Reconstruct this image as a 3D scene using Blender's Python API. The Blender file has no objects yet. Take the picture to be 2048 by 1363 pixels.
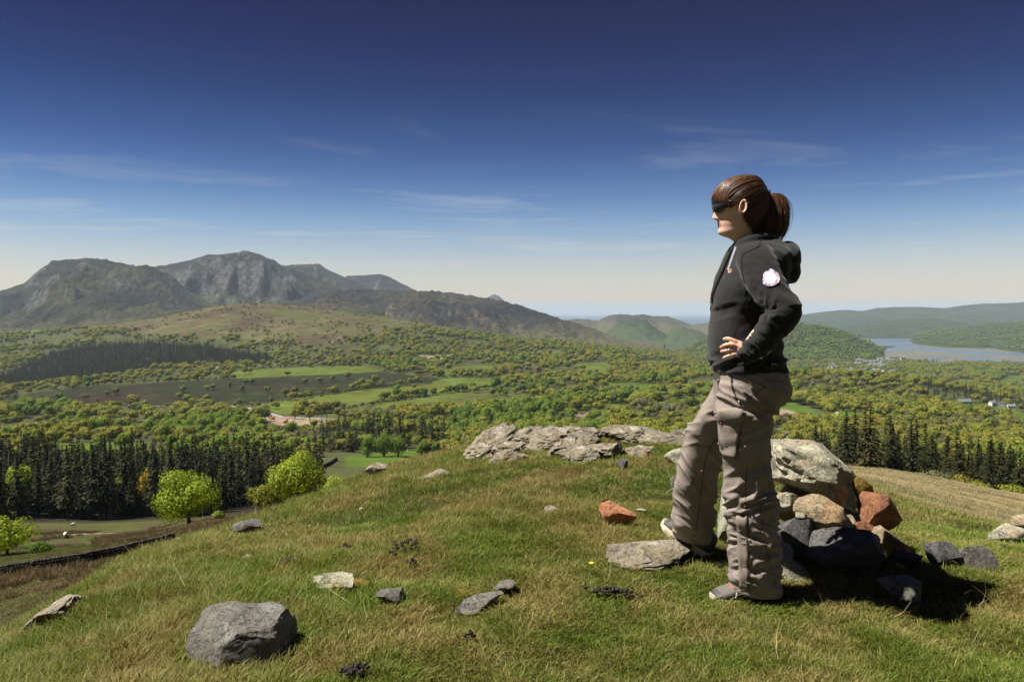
import bpy, bmesh, math, random
import numpy as np
from mathutils import Vector, Matrix, Euler
random.seed(7)
RNG = np.random.default_rng(11)
sc = bpy.context.scene
COL = sc.collection

# ---------------------------------------------------------------- camera
F = 1593.0                      # focal length in photo pixels (28 mm on 36 mm film, 2048 px wide)
EYE = 624.5                     # photo row of eye level
CZ = 1.13                       # eye height above the knoll top
PITCH = math.atan((681.5 - EYE) / F)
cam_d = bpy.data.cameras.new('camera'); cam = bpy.data.objects.new('camera', cam_d); COL.objects.link(cam)
cam_d.sensor_width = 36.0; cam_d.lens = 36.0 * F / 2048.0
cam_d.clip_start = 0.05; cam_d.clip_end = 400000.0
cam.location = (0, 0, CZ); cam.rotation_euler = (math.pi / 2 - PITCH, 0, 0)
sc.camera = cam

# ---------------------------------------------------------------- sky
SUN_EL = math.radians(60); SUN_AZ = math.radians(-4)     # light comes from the west side, a little beyond the walker
LDIR = Vector((math.cos(SUN_EL) * math.cos(SUN_AZ), -math.cos(SUN_EL) * math.sin(SUN_AZ), -math.sin(SUN_EL)))
world = bpy.data.worlds.new('World'); sc.world = world; world.use_nodes = True
wt = world.node_tree; wt.nodes.clear()
def wn(t, **kw):
    n = wt.nodes.new(t)
    for k, v in kw.items(): setattr(n, k, v)
    return n
sky = wn('ShaderNodeTexSky', sky_type='NISHITA', sun_disc=False, sun_elevation=SUN_EL, altitude=250.0,
         air_density=1.0, dust_density=0.6, ozone_density=2.0)
sky.sun_rotation = math.atan2(-LDIR.x, -LDIR.y)
geo = wn('ShaderNodeTexCoord')
sep = wn('ShaderNodeSeparateXYZ'); wt.links.new(geo.outputs['Generated'], sep.inputs[0])
ramp = wn('ShaderNodeValToRGB'); ramp.color_ramp.interpolation = 'LINEAR'
wt.links.new(sep.outputs['Z'], ramp.inputs[0])
# how the clear, dry, polarised sky deepens with elevation (sine of elevation : tint)
SKY_STOPS = [(0.0, (1.15, .78, .50)), (.015, (1.10, .78, .55)), (.028, (.95, .765, .645)), (.0467, (.87, .728, .682)), (.0592, (.81, .70, .70)), (.0779, (.68, .65, .70)), (.1089, (.43, .52, .665)),
             (.1396, (.245, .362, .557)), (.1698, (.14, .242, .445)), (.1996, (.07, .15, .342)), (.2575, (.012, .066, .214)), (.3127, (.004, .022, .145)), (.365, (.002, .008, .106)), (1.0, (.002, .008, .09))]
while len(ramp.color_ramp.elements) < len(SKY_STOPS): ramp.color_ramp.elements.new(.5)
for e, (p, c) in zip(ramp.color_ramp.elements, SKY_STOPS): e.position = p; e.color = (*c, 1)
mul = wn('ShaderNodeMix', data_type='RGBA', blend_type='MULTIPLY'); mul.inputs[0].default_value = 1
wt.links.new(sky.outputs[0], mul.inputs[6]); wt.links.new(ramp.outputs[0], mul.inputs[7])
# thin cirrus streaks, laid out on a flat high layer
den = wn('ShaderNodeMath', operation='ADD'); den.inputs[1].default_value = .03; wt.links.new(sep.outputs['Z'], den.inputs[0])
dx = wn('ShaderNodeMath', operation='DIVIDE'); wt.links.new(sep.outputs['X'], dx.inputs[0]); wt.links.new(den.outputs[0], dx.inputs[1])
dy = wn('ShaderNodeMath', operation='DIVIDE'); wt.links.new(sep.outputs['Y'], dy.inputs[0]); wt.links.new(den.outputs[0], dy.inputs[1])
cmb = wn('ShaderNodeCombineXYZ'); wt.links.new(dx.outputs[0], cmb.inputs[0]); wt.links.new(dy.outputs[0], cmb.inputs[1])
mp = wn('ShaderNodeMapping'); wt.links.new(cmb.outputs[0], mp.inputs[0])
mp.inputs['Rotation'].default_value = (0, 0, .35); mp.inputs['Scale'].default_value = (.55, 1.0, 1); mp.inputs['Location'].default_value = (3.1, 1.7, 0)
cn = wn('ShaderNodeTexNoise'); cn.inputs['Scale'].default_value = .8; cn.inputs['Detail'].default_value = 8; cn.inputs['Roughness'].default_value = .62; cn.inputs['Distortion'].default_value = .9
wt.links.new(mp.outputs[0], cn.inputs['Vector'])
cr = wn('ShaderNodeMapRange'); cr.inputs[1].default_value = .53; cr.inputs[2].default_value = .76; cr.inputs[4].default_value = .55
wt.links.new(cn.outputs[0], cr.inputs[0])
clo = wn('ShaderNodeMix', data_type='RGBA'); clo.inputs[7].default_value = (4.6, 4.7, 4.9, 1)
fade = wn('ShaderNodeMapRange'); fade.inputs[1].default_value = .25; fade.inputs[2].default_value = .11; wt.links.new(sep.outputs['Z'], fade.inputs[0])
fm = wn('ShaderNodeMath', operation='MULTIPLY'); wt.links.new(cr.outputs[0], fm.inputs[0]); wt.links.new(fade.outputs[0], fm.inputs[1])
wt.links.new(fm.outputs[0], clo.inputs[0]); wt.links.new(mul.outputs[2], clo.inputs[6])
bg = wn('ShaderNodeBackground'); bg.inputs[1].default_value = .072; wt.links.new(clo.outputs[2], bg.inputs[0])
wo = wn('ShaderNodeOutputWorld'); wt.links.new(bg.outputs[0], wo.inputs[0])

sun_d = bpy.data.lights.new('sun', 'SUN'); sun_d.energy = 5.0; sun_d.angle = math.radians(.53); sun_d.color = (1, .95, .86)
sun = bpy.data.objects.new('sun', sun_d); COL.objects.link(sun); sun.location = (-20, 6, 40)
sun.rotation_euler = LDIR.to_track_quat('-Z', 'Y').to_euler()

sc.view_settings.view_transform = 'Standard'; sc.view_settings.look = 'None'
sc.view_settings.exposure = 1.0; sc.view_settings.gamma = 1; sc.view_settings.use_curve_mapping = False
sc.cycles.max_bounces = 6; sc.cycles.diffuse_bounces = 2; sc.cycles.glossy_bounces = 2; sc.cycles.transmission_bounces = 3
sc.cycles.volume_bounces = 0; sc.cycles.transparent_max_bounces = 6
sc.cycles.use_denoising = True

# ---------------------------------------------------------------- helpers
CP, SP = math.cos(PITCH), math.sin(PITCH)
def at(px, py, Y):
    u = (px - 1024.0) / F; v = (681.5 - py) / F
    dy = CP + v * SP; dz = -SP + v * CP
    return Vector((u / dy * Y, Y, CZ + dz / dy * Y))
def atz(px, py, Y):                       # height only, vectorised
    v = (681.5 - np.asarray(py, float)) / F
    return CZ + (-SP + v * CP) / (CP + v * SP) * np.asarray(Y, float)
def proj(x, y, z):
    f = y * CP - (z - CZ) * SP; up = y * SP + (z - CZ) * CP
    return 1024 + F * x / f, 681.5 - F * up / f

def hash3(ix, iy, iz, seed):
    h = (ix.astype(np.int64) * 374761393 + iy.astype(np.int64) * 668265263 + iz.astype(np.int64) * 2147483647 + seed * 1274126177) & 0xffffffff
    h = ((h ^ (h >> 13)) * 1274126177) & 0xffffffff
    h = ((h ^ (h >> 16)) * 2246822519) & 0xffffffff
    return ((h ^ (h >> 15)) & 0xffffff) / float(0xffffff) * 2 - 1
def vnoise(x, y, z=None, seed=0):
    x = np.asarray(x, float); y = np.asarray(y, float); z = np.zeros_like(x) if z is None else np.asarray(z, float)
    ix, iy, iz = np.floor(x), np.floor(y), np.floor(z); fx, fy, fz = x - ix, y - iy, z - iz
    sx, sy, sz = [f * f * f * (f * (f * 6 - 15) + 10) for f in (fx, fy, fz)]
    r = 0
    for a in (0, 1):
        for b in (0, 1):
            for c in (0, 1):
                w = (sx if a else 1 - sx) * (sy if b else 1 - sy) * (sz if c else 1 - sz)
                r = r + w * hash3(ix + a, iy + b, iz + c, seed)
    return r
def fbm(x, y, z=None, oct=4, seed=0, gain=.5, ridged=False):
    s = 0; a = 1.0; t = 0; f = 1.0
    for o in range(oct):
        n = vnoise(x * f, y * f, None if z is None else z * f, seed + o * 17)
        if ridged: n = 1 - 2 * np.abs(n)
        s = s + a * n; t += a; a *= gain; f *= 2.03
    return s / t

def mesh_np(name, verts, faces, mats=(), midx=None, smooth=False):
    me = bpy.data.meshes.new(name)
    verts = np.asarray(verts, np.float32)
    if isinstance(faces, np.ndarray):
        nf, k = faces.shape
        me.vertices.add(len(verts)); me.vertices.foreach_set('co', verts.ravel())
        me.loops.add(nf * k); me.loops.foreach_set('vertex_index', faces.astype(np.int32).ravel())
        me.polygons.add(nf); me.polygons.foreach_set('loop_start', np.arange(0, nf * k, k, dtype=np.int32))
        me.polygons.foreach_set('loop_total', np.full(nf, k, np.int32))
    else:
        me.from_pydata(verts.tolist(), [], faces)
    for m in mats: me.materials.append(m)
    if midx is not None: me.polygons.foreach_set('material_index', np.asarray(midx, np.int32))
    if smooth: me.polygons.foreach_set('use_smooth', np.ones(len(me.polygons), bool))
    me.update(calc_edges=True)
    if not isinstance(faces, np.ndarray): me.validate()
    return me
def add_attr(me, name, typ, data, domain='POINT'):
    a = me.attributes.new(name, typ, domain)
    key = {'FLOAT': 'value', 'INT': 'value', 'FLOAT_VECTOR': 'vector', 'FLOAT_COLOR': 'color'}[typ]
    a.data.foreach_set(key, np.asarray(data, np.int32 if typ == 'INT' else np.float32).ravel())
def obj(name, me, parent=None, **props):
    o = bpy.data.objects.new(name, me); COL.objects.link(o)
    if parent is not None: o.parent = parent
    for k, v in props.items(): o[k] = v
    return o
def empty(name, loc, **props):
    o = bpy.data.objects.new(name, None); COL.objects.link(o); o.location = loc; o.empty_display_size = .1
    for k, v in props.items(): o[k] = v
    return o
def copy_tree(o, parent=None):
    c = o.copy(); COL.objects.link(c); c.parent = parent
    for ch in KIDS.get(o.name, []): copy_tree(ch, c)
    return c
KIDS = {}
def kid(name, me, parent, **props):
    o = obj(name, me, parent, **props); KIDS.setdefault(parent.name, []).append(o); return o

def grid_faces(nr, nc, wrap=False):
    r = np.arange(nr - 1)[:, None]; c = np.arange(nc if wrap else nc - 1)[None, :]
    a = r * nc + c; b = r * nc + (c + 1) % nc
    return np.stack([a, b, b + nc, a + nc], -1).reshape(-1, 4)

class Shape:                              # collects pieces into one mesh
    def __init__(s): s.v = []; s.f = []; s.m = []; s.n = 0
    def add(s, v, f, m=0):
        s.v.append(np.asarray(v, float)); s.f += [[int(i) + s.n for i in q] for q in f]; s.m += [m] * len(f); s.n += len(v); return s
    def box(s, c, d, m=0, rot=None, taper=1.0):
        c = np.asarray(c, float); d = np.asarray(d, float) / 2
        v = np.array([[x, y, z] for z in (-1, 1) for y in (-1, 1) for x in (-1, 1)], float)
        v[4:, :2] *= taper; v = v * d
        if rot is not None: v = v @ np.array(Euler(rot).to_matrix()).T
        return s.add(v + c, [(0, 2, 3, 1), (4, 5, 7, 6), (0, 1, 5, 4), (2, 6, 7, 3), (1, 3, 7, 5), (0, 4, 6, 2)], m)
    def tube(s, pts, rad, n=8, m=0, cap=True, flat=None):
        v, f = tube_geo(pts, rad, n, cap, flat); return s.add(v, f, m)
    def prism(s, poly, y0, y1, m=0):      # polygon in xz swept along y
        n = len(poly); v = [(x, y0, z) for x, z in poly] + [(x, y1, z) for x, z in poly]
        f = [list(range(n))[::-1], list(range(n, 2 * n))] + [(i, (i + 1) % n, n + (i + 1) % n, n + i) for i in range(n)]
        return s.add(v, f, m)
    def mesh(s, name, mats, smooth=False):
        return mesh_np(name, np.concatenate(s.v), s.f, mats, s.m, smooth)
def tube_geo(pts, rad, n=8, cap=True, flat=None):
    pts = np.asarray(pts, float); k = len(pts); rad = np.broadcast_to(np.asarray(rad, float), (k,))
    tan = np.gradient(pts, axis=0); tan /= np.linalg.norm(tan, axis=1)[:, None] + 1e-9
    ref = np.array([0, 0, 1.0]) if abs(tan[0][2]) < .9 else np.array([0, 1.0, 0])
    rings = []
    a = np.arange(n) / n * 2 * np.pi
    u = np.cross(tan[0], ref); u /= np.linalg.norm(u)
    for i in range(k):
        u = u - tan[i] * np.dot(u, tan[i]); u /= np.linalg.norm(u) + 1e-9
        w = np.cross(tan[i], u)
        fl = 1 if flat is None else flat
        rings.append(pts[i] + rad[i] * (np.cos(a)[:, None] * u + fl * np.sin(a)[:, None] * w))
    if cap:                               # rounded ends
        e0 = pts[0] - tan[0] * rad[0] * .6; e1 = pts[-1] + tan[-1] * rad[-1] * .6
        r0 = pts[0] - tan[0] * rad[0] * .45 + (rings[0] - pts[0]) * .62; r1 = pts[-1] + tan[-1] * rad[-1] * .45 + (rings[-1] - pts[-1]) * .62
        rings = [r0] + rings + [r1]
    v = np.concatenate(rings); nr = len(rings)
    f = grid_faces(nr, n, True).tolist()
    if cap:
        v = np.concatenate([v, [e0, e1]]); i0 = nr * n; i1 = i0 + 1
        f += [(i0, (j + 1) % n, j) for j in range(n)] + [(i1, (nr - 1) * n + j, (nr - 1) * n + (j + 1) % n) for j in range(n)]
    return v, f

# ---------------------------------------------------------------- materials
class M:
    def __init__(s, name):
        s.mat = bpy.data.materials.new(name); s.mat.use_nodes = True; s.t = s.mat.node_tree; s.t.nodes.clear()
        s.out = s.t.nodes.new('ShaderNodeOutputMaterial')
        s.pos = s.n('ShaderNodeNewGeometry').outputs['Position']
    def n(s, typ, ins=None, **kw):
        nd = s.t.nodes.new(typ)
        for k, v in kw.items(): setattr(nd, k, v)
        for k, v in (ins or {}).items(): s.put(nd.inputs[k], v)
        return nd
    def put(s, sock, v):
        if isinstance(v, bpy.types.NodeSocket): s.t.links.new(v, sock)
        else:
            if sock.type == 'RGBA' and len(v) == 3: v = (*v, 1)
            sock.default_value = v
    def noise(s, scale, detail=4, rough=.55, vec=None, dist=0):
        return s.n('ShaderNodeTexNoise', {'Vector': vec if vec is not None else s.pos, 'Scale': scale, 'Detail': detail, 'Roughness': rough, 'Distortion': dist}).outputs[0]
    def remap(s, v, a, b, c=0.0, d=1.0):
        return s.n('ShaderNodeMapRange', {0: v, 1: a, 2: b, 3: c, 4: d}).outputs[0]
    def mix(s, f, a, b, mode='MIX'):
        nd = s.n('ShaderNodeMix', data_type='RGBA', blend_type=mode); s.put(nd.inputs[0], f); s.put(nd.inputs[6], a); s.put(nd.inputs[7], b); return nd.outputs[2]
    def math(s, op, a, b=0.0):
        return s.n('ShaderNodeMath', {0: a, 1: b}, operation=op).outputs[0]
    def attr(s, name, out='Color'): return s.n('ShaderNodeAttribute', attribute_name=name).outputs[out]
    def mapping(s, scale, rot=(0, 0, 0), vec=None):
        return s.n('ShaderNodeMapping', {'Vector': vec if vec is not None else s.pos, 'Scale': scale, 'Rotation': rot}).outputs[0]
    def rand(s): return s.n('ShaderNodeObjectInfo').outputs['Random']
    def hsv(s, col, h=.5, sat=1.0, v=1.0): return s.n('ShaderNodeHueSaturation', {'Color': col, 'Hue': h, 'Saturation': sat, 'Value': v}).outputs[0]
    def bump(s, h, strength=.5, dist=.02): return s.n('ShaderNodeBump', {'Height': h, 'Strength': strength, 'Distance': dist}).outputs[0]
    def principled(s, col, rough=.8, spec=.3, nrm=None, **kw):
        p = s.n('ShaderNodeBsdfPrincipled', {'Base Color': col, 'Roughness': rough, 'Specular IOR Level': spec, **kw})
        if nrm is not None: s.put(p.inputs['Normal'], nrm)
        s.t.links.new(p.outputs[0], s.out.inputs[0]); return s.mat
    def leaf(s, col, trans=.35, rough=.6, spec=.2, back=None):
        d = s.n('ShaderNodeBsdfPrincipled', {'Base Color': col, 'Roughness': rough, 'Specular IOR Level': spec})
        t = s.n('ShaderNodeBsdfTranslucent', {'Color': back if back is not None else col})
        x = s.n('ShaderNodeMixShader', {0: trans, 1: d.outputs[0], 2: t.outputs[0]})
        s.t.links.new(x.outputs[0], s.out.inputs[0]); return s.mat
def plain(name, col, rough=.7, spec=.3, var=.12, scale=20.0, bump=0.0):
    m = M(name); n = m.noise(scale, 4)
    c = m.mix(m.remap(n, .3, .7), tuple(x * (1 - var) for x in col), tuple(min(1, x * (1 + var)) for x in col))
    return m.principled(c, rough, spec, m.bump(n, bump, .01) if bump else None)

def scatter(name, pts, rot, scl, tid, templates, mats, **props):
    """one 'stuff' object: template pieces and points in one mesh, the node group sets a piece on every point"""
    V = []; Fa = []; MI = []; T = []; TINT = []; off = 0
    for k, t in enumerate(templates):
        v, f, mi, tint = t
        V.append(v); Fa += [[i + off for i in q] for q in f]; MI += list(mi); T += [k + 1] * len(v); TINT += list(tint); off += len(v)
    n = len(pts); V.append(np.asarray(pts)); T += [0] * n; TINT += [0] * n
    me = bpy.data.meshes.new(name); me.from_pydata(np.concatenate(V).tolist(), [], Fa)
    for m in mats: me.materials.append(m)
    me.polygons.foreach_set('material_index', np.asarray(MI, np.int32))
    add_attr(me, 'tmpl', 'INT', T)
    add_attr(me, 'tint', 'FLOAT', TINT)
    add_attr(me, 'pick', 'INT', np.concatenate([np.full(off, -1), tid]))
    add_attr(me, 'turn', 'FLOAT_VECTOR', np.concatenate([np.zeros((off, 3)), rot]))
    add_attr(me, 'size', 'FLOAT_VECTOR', np.concatenate([np.ones((off, 3)), scl]))
    o = obj(name, me, kind='stuff', **props)
    ng = bpy.data.node_groups.new(name, 'GeometryNodeTree')
    ng.interface.new_socket('Geometry', in_out='INPUT', socket_type='NodeSocketGeometry'); ng.interface.new_socket('Geometry', in_out='OUTPUT', socket_type='NodeSocketGeometry')
    N = ng.nodes.new; L = ng.links.new
    gi = N('NodeGroupInput'); go = N('NodeGroupOutput'); join = N('GeometryNodeJoinGeometry')
    def named(nm, typ):
        a = N('GeometryNodeInputNamedAttribute'); a.data_type = typ; a.inputs[0].default_value = nm; return [q for q in a.outputs if q.enabled][0]
    def eq(sock, k):
        c = N('FunctionNodeCompare'); c.data_type = 'INT'; c.operation = 'EQUAL'; ins = [q for q in c.inputs if q.enabled]; L(sock, ins[0]); ins[1].default_value = k; return c.outputs[0]
    tm = named('tmpl', 'INT'); pk = named('pick', 'INT'); tu = named('turn', 'FLOAT_VECTOR'); sz = named('size', 'FLOAT_VECTOR')
    er = N('FunctionNodeEulerToRotation'); L(tu, er.inputs[0])
    for k in range(len(templates)):
        a = N('GeometryNodeSeparateGeometry'); L(gi.outputs[0], a.inputs[0]); L(eq(tm, k + 1), a.inputs[1])
        b = N('GeometryNodeSeparateGeometry'); L(gi.outputs[0], b.inputs[0]); L(eq(pk, k), b.inputs[1])
        ip = N('GeometryNodeInstanceOnPoints'); L(b.outputs[0], ip.inputs['Points']); L(a.outputs[0], ip.inputs['Instance'])
        L(er.outputs[0], ip.inputs['Rotation']); L(sz, ip.inputs['Scale']); L(ip.outputs[0], join.inputs[0])
    L(join.outputs[0], go.inputs[0])
    md = o.modifiers.new('scatter', 'NODES'); md.node_group = ng
    return o
def inside(poly, x, y):
    x = np.asarray(x, float); y = np.asarray(y, float); r = np.zeros(x.shape, bool); n = len(poly)
    for i in range(n):
        x0, y0 = poly[i]; x1, y1 = poly[(i + 1) % n]
        c = ((y0 > y) != (y1 > y)) & (x < (x1 - x0) * (y - y0) / ((y1 - y0) or 1e-9) + x0); r ^= c
    return r
# ================================================================ terrain
SEA_Z = -247.0
PXC = np.array([-700, 0, 250, 500, 750, 1000, 1250, 1500, 1750, 2048, 2750], float)
YR = np.array([8, 14, 25, 40, 60, 100, 150, 230, 330, 450, 600, 800, 1100, 1500, 2000, 2500, 3200, 4500, 6500, 10500], float)
VT = np.array([
 [1420, 1400, 1360, 1290, 1200, 1110, 1075, 1045, 980, 912, 885, 858, 826, 795, 765, 725, 690, 675, 660, 655],
 [1350, 1320, 1275, 1215, 1152, 1095, 1065, 1040, 975, 908, 882, 855, 824, 790, 760, 712, 672, 662, 650, 652],
 [1230, 1200, 1175, 1150, 1115, 1078, 1058, 1040, 978, 908, 882, 855, 822, 780, 742, 692, 648, 655, 650, 650],
 [1130, 1105, 1088, 1072, 1056, 1036, 1026, 1022, 983, 915, 886, 856, 820, 775, 732, 676, 610, 640, 650, 650],
 [1040, 1010, 1003, 1001, 1000, 996, 992, 990, 978, 920, 893, 860, 816, 768, 722, 674, 634, 650, 660, 655],
 [960, 935, 940, 945, 950, 955, 960, 965, 955, 922, 890, 856, 810, 768, 728, 697, 672, 682, 670, 661],
 [950, 925, 930, 935, 940, 945, 950, 955, 945, 915, 880, 848, 802, 762, 736, 716, 702, 698, 685, 661],
 [960, 935, 937, 940, 942, 945, 948, 952, 942, 912, 880, 848, 800, 750, 758, 750, 735, 712, 690, 662],
 [1050, 990, 965, 955, 946, 938, 955, 965, 945, 915, 885, 850, 805, 758, 764, 754, 737, 714, 693, 668],
 [1120, 1060, 1035, 1018, 1003, 991, 1005, 1005, 975, 935, 900, 858, 830, 798, 788, 770, 742, 715, 694, 668],
 [1200, 1130, 1100, 1080, 1060, 1050, 1060, 1050, 1010, 960, 920, 880, 845, 810, 795, 775, 745, 716, 695, 668]], float)
def cubic(xs, ys, x):                     # Catmull-Rom along axis 0 with uneven knots (finite-difference Hermite)
    d = np.gradient(ys, xs, axis=0); i = np.clip(np.searchsorted(xs, x) - 1, 0, len(xs) - 2)
    h = (xs[i + 1] - xs[i]); t = ((x - xs[i]) / h)
    sh = (-1,) + (1,) * (ys.ndim - 1); t = t.reshape(sh); h = h.reshape(sh)
    return ((2 * t**3 - 3 * t**2 + 1) * ys[i] + (t**3 - 2 * t**2 + t) * h * d[i] + (-2 * t**3 + 3 * t**2) * ys[i + 1] + (t**3 - t**2) * h * d[i + 1])
FPX = np.linspace(-700, 2750, 460); FLY = np.linspace(math.log(8), math.log(10500), 520)
FT = cubic(PXC, VT, FPX)                                 # [px, rows]
FT = cubic(np.log(YR), FT.T, FLY).T                      # [px, logY]
def bil(T, a, b):
    a = np.clip(a, 0, T.shape[0] - 1.001); b = np.clip(b, 0, T.shape[1] - 1.001); i = a.astype(int); j = b.astype(int); u = a - i; v = b - j
    return T[i, j] * (1 - u) * (1 - v) + T[i + 1, j] * u * (1 - v) + T[i, j + 1] * (1 - u) * v + T[i + 1, j + 1] * u * v
def sstep(a, b, x): t = np.clip((x - a) / (b - a), 0, 1); return t * t * (3 - 2 * t)
def valley_z(x, y):
    x = np.asarray(x, float); y = np.asarray(y, float)
    px = 1024 + F * x / y
    py = bil(FT, (px + 700) / 3450 * 459, (np.log(np.clip(y, 8, 10500)) - FLY[0]) / (FLY[-1] - FLY[0]) * 519)
    z = atz(px, py, y)
    z = z + 7 * sstep(700, 1600, y) * fbm(x / 330, y / 330, seed=3) + 2.2 * sstep(250, 600, y) * (1 - .6 * sstep(900, 1300, y) * (1 - sstep(1800, 2400, y))) * fbm(x / 70, y / 70, seed=5)
    z = z + .35 * sstep(15, 60, y) * fbm(x / 9, y / 9, seed=8) + .05 * fbm(x / 1.5, y / 1.5, seed=9)
    return z
# --- the knoll the walker stands on
KPX = np.array([-900, 0, 250, 500, 750, 1000, 1250, 1500, 1750, 2048, 2900], float)
KY = np.array([.5, 2.5, 3.5, 5, 7, 9, 11, 14, 20, 30], float)
KT = np.array([
 [0, -.25, -.9, -2.0, -3.4, -5.0, -7.0, -9.5, -14, -22],
 [0, -.03, -.32, -.98, -2.1, -3.4, -4.8, -7.0, -12, -20],
 [0, 0, -.10, -.44, -1.25, -2.3, -3.6, -5.6, -10, -18],
 [0, 0, -.04, -.24, -.72, -1.5, -2.5, -4.2, -8.5, -16],
 [0, 0, 0, -.11, -.33, -.69, -1.32, -2.7, -6.5, -13],
 [0, 0, .02, .0, -.13, -.36, -.78, -1.8, -5, -11],
 [0, 0, .02, .02, -.08, -.28, -.65, -1.6, -4.6, -10],
 [0, 0, .01, .0, -.11, -.38, -.85, -1.9, -5, -11],
 [0, 0, 0, -.09, -.48, -1.05, -1.7, -3.0, -6, -12],
 [0, 0, -.03, -.25, -.88, -1.6, -2.4, -3.8, -7, -13],
 [0, -.05, -.15, -.5, -1.3, -2.2, -3.2, -4.8, -8, -14]], float)
_fp = np.linspace(-900, 2900, 300); _fy = np.linspace(.5, 30, 400)
KF = cubic(KPX, KT, _fp); KF = cubic(KY, KF.T, _fy).T
def knoll_base(x, y):
    yy = np.maximum(y, .5); px = 1024 + F * x / np.maximum(y, 2.2)
    z = bil(KF, (px + 900) / 3800 * 299, (yy - .5) / 29.5 * 399)
    r = np.hypot(x, np.minimum(y, 0)); return z - .03 * np.maximum(r - 3, 0)**1.5 * (y < 2.2)
def knoll_z(x, y):
    x = np.asarray(x, float); y = np.asarray(y, float)
    return knoll_base(x, y) + .045 * fbm(x / .9, y / .9, seed=21, oct=3) + .028 * fbm(x / .22, y / .22, seed=22, oct=3)
def ground_z(x, y):
    x = np.asarray(x, float); y = np.asarray(y, float); yv = np.maximum(y, 8.0)
    zv = np.where(y > 8, valley_z(x * yv / np.maximum(y, .5), yv), -1e3); zk = np.where(y < 30, knoll_z(x, np.minimum(y, 30)), -1e4)
    return np.maximum(zv, zk)
def gz(x, y): return float(ground_z(np.array([x]), np.array([y]))[0])
_LY = np.exp(np.linspace(math.log(2.2), math.log(6400), 900))
def drop(px, py, ymin=2.3, ymax=6400):     # where the sight line through a photo pixel first meets the ground beyond ymin
    ys = _LY[(_LY > ymin) & (_LY < ymax)]; d = at(px, py, 1.0); xs = d.x * ys; zs = CZ + (d.z - CZ) * ys
    g = ground_z(xs, ys); hit = np.nonzero(g >= zs)[0]
    if len(hit) == 0: i = int(np.argmin(zs - g)); return Vector((xs[i], ys[i], g[i]))
    i = hit[0]
    if i == 0: return Vector((xs[0], ys[0], g[0]))
    a = (zs[i - 1] - g[i - 1]); b = (g[i] - zs[i]); t = a / (a + b + 1e-9); y = ys[i - 1] + (ys[i] - ys[i - 1]) * t; x = d.x * y
    return Vector((x, y, gz(x, y)))
# visibility horizon of the bare ground per photo column
_hp = np.arange(-300, 2400, 10.0); _hy = np.exp(np.linspace(math.log(2.4), math.log(6000), 260))
_X = (_hp[:, None] - 1024) / F * _hy[None]; _P = proj(_X, np.broadcast_to(_hy, _X.shape), ground_z(_X, np.broadcast_to(_hy, _X.shape)))[1]
HOR = np.minimum.accumulate(_P, axis=1)
def hidden(px, py, Y):                      # is a point with photo row py at depth Y behind nearer ground?
    return bil(HOR, (np.asarray(px, float) + 300) / 10, (np.log(np.asarray(Y, float) * .985) - math.log(2.4)) / (math.log(6000) - math.log(2.4)) * 259) < py

# --- land-use areas, outlined as they lie on the ground
FIELDS = [ # outline, albedo
 ([(425, 744), (560, 736), (720, 731), (765, 742), (560, 758), (470, 757)], (.115, .15, .028)),
 ([(0, 795), (170, 772), (470, 757), (765, 743), (880, 756), (860, 768), (700, 782), (505, 808), (300, 811), (0, 812)], (.060, .062, .026)),
 ([(505, 810), (640, 790), (820, 764), (960, 763), (1005, 775), (840, 788), (640, 820), (560, 828)], (.125, .155, .03)),
 ([(640, 828), (760, 806), (905, 783), (1060, 800), (1045, 815), (900, 820), (700, 836)], (.115, .145, .03)),
 ([(1005, 775), (1060, 790), (1060, 800), (980, 820), (900, 800)], (.10, .11, .035)),
 ([(-200, 850), (132, 850), (100, 867), (-200, 868)], (.085, .15, .022)),
 ([(60, 884), (290, 884), (295, 899), (70, 899)], (.10, .15, .028)),
 ([(690, 912), (830, 897), (858, 903), (800, 930), (690, 932)], (.095, .15, .024)),
 ([(872, 736), (985, 729), (990, 744), (880, 752)], (.105, .15, .028)), ([(875, 755), (1000, 756), (1003, 772), (880, 762)], (.105, .15, .028)),
 ([(1145, 727), (1212, 724), (1240, 742), (1180, 747)], (.11, .15, .03)), ([(1060, 702), (1130, 699), (1175, 706), (1080, 710)], (.11, .15, .04)),
 ([(1200, 765), (1335, 766), (1345, 786), (1220, 782)], (.09, .155, .022)), ([(1270, 722), (1350, 720), (1345, 730), (1280, 731)], (.11, .15, .035)),
 ([(1285, 806), (1380, 793), (1425, 797), (1415, 817), (1320, 818)], (.105, .15, .028)), ([(1370, 765), (1430, 760), (1430, 778), (1380, 780)], (.09, .15, .025)),
 ([(1190, 806), (1260, 808), (1255, 823), (1180, 822)], (.09, .13, .028)),
 ([(1540, 806), (1590, 806), (1650, 828), (1650, 844), (1560, 838), (1540, 828)], (.085, .15, .02)), ([(1660, 818), (1740, 826), (1735, 848), (1675, 846)], (.085, .15, .02)),
 ([(1858, 803), (1900, 806), (1995, 806), (2050, 828), (2050, 842), (1940, 832), (1900, 818)], (.09, .15, .022)),
 ([(1885, 772), (1925, 757), (1962, 762), (1900, 782)], (.115, .155, .035)), ([(1980, 765), (2048, 748), (2048, 768)], (.10, .15, .03)),
 ([(1850, 726), (1890, 721), (1910, 726), (1870, 730)], (.10, .145, .035)), ([(1600, 738), (1662, 735), (1655, 746), (1605, 746)], (.17, .17, .06)),
 ([(1790, 758), (1820, 754), (1815, 762), (1795, 764)], (.11, .15, .035)), ([(1950, 741), (1985, 735), (1975, 745), (1960, 748)], (.11, .15, .035)),
 ([(-200, 660), (90, 655), (80, 668), (-200, 675)], (.09, .15, .03)), ([(700, 775), (760, 770), (760, 776), (700, 780)], (.11, .145, .03)),
]
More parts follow.
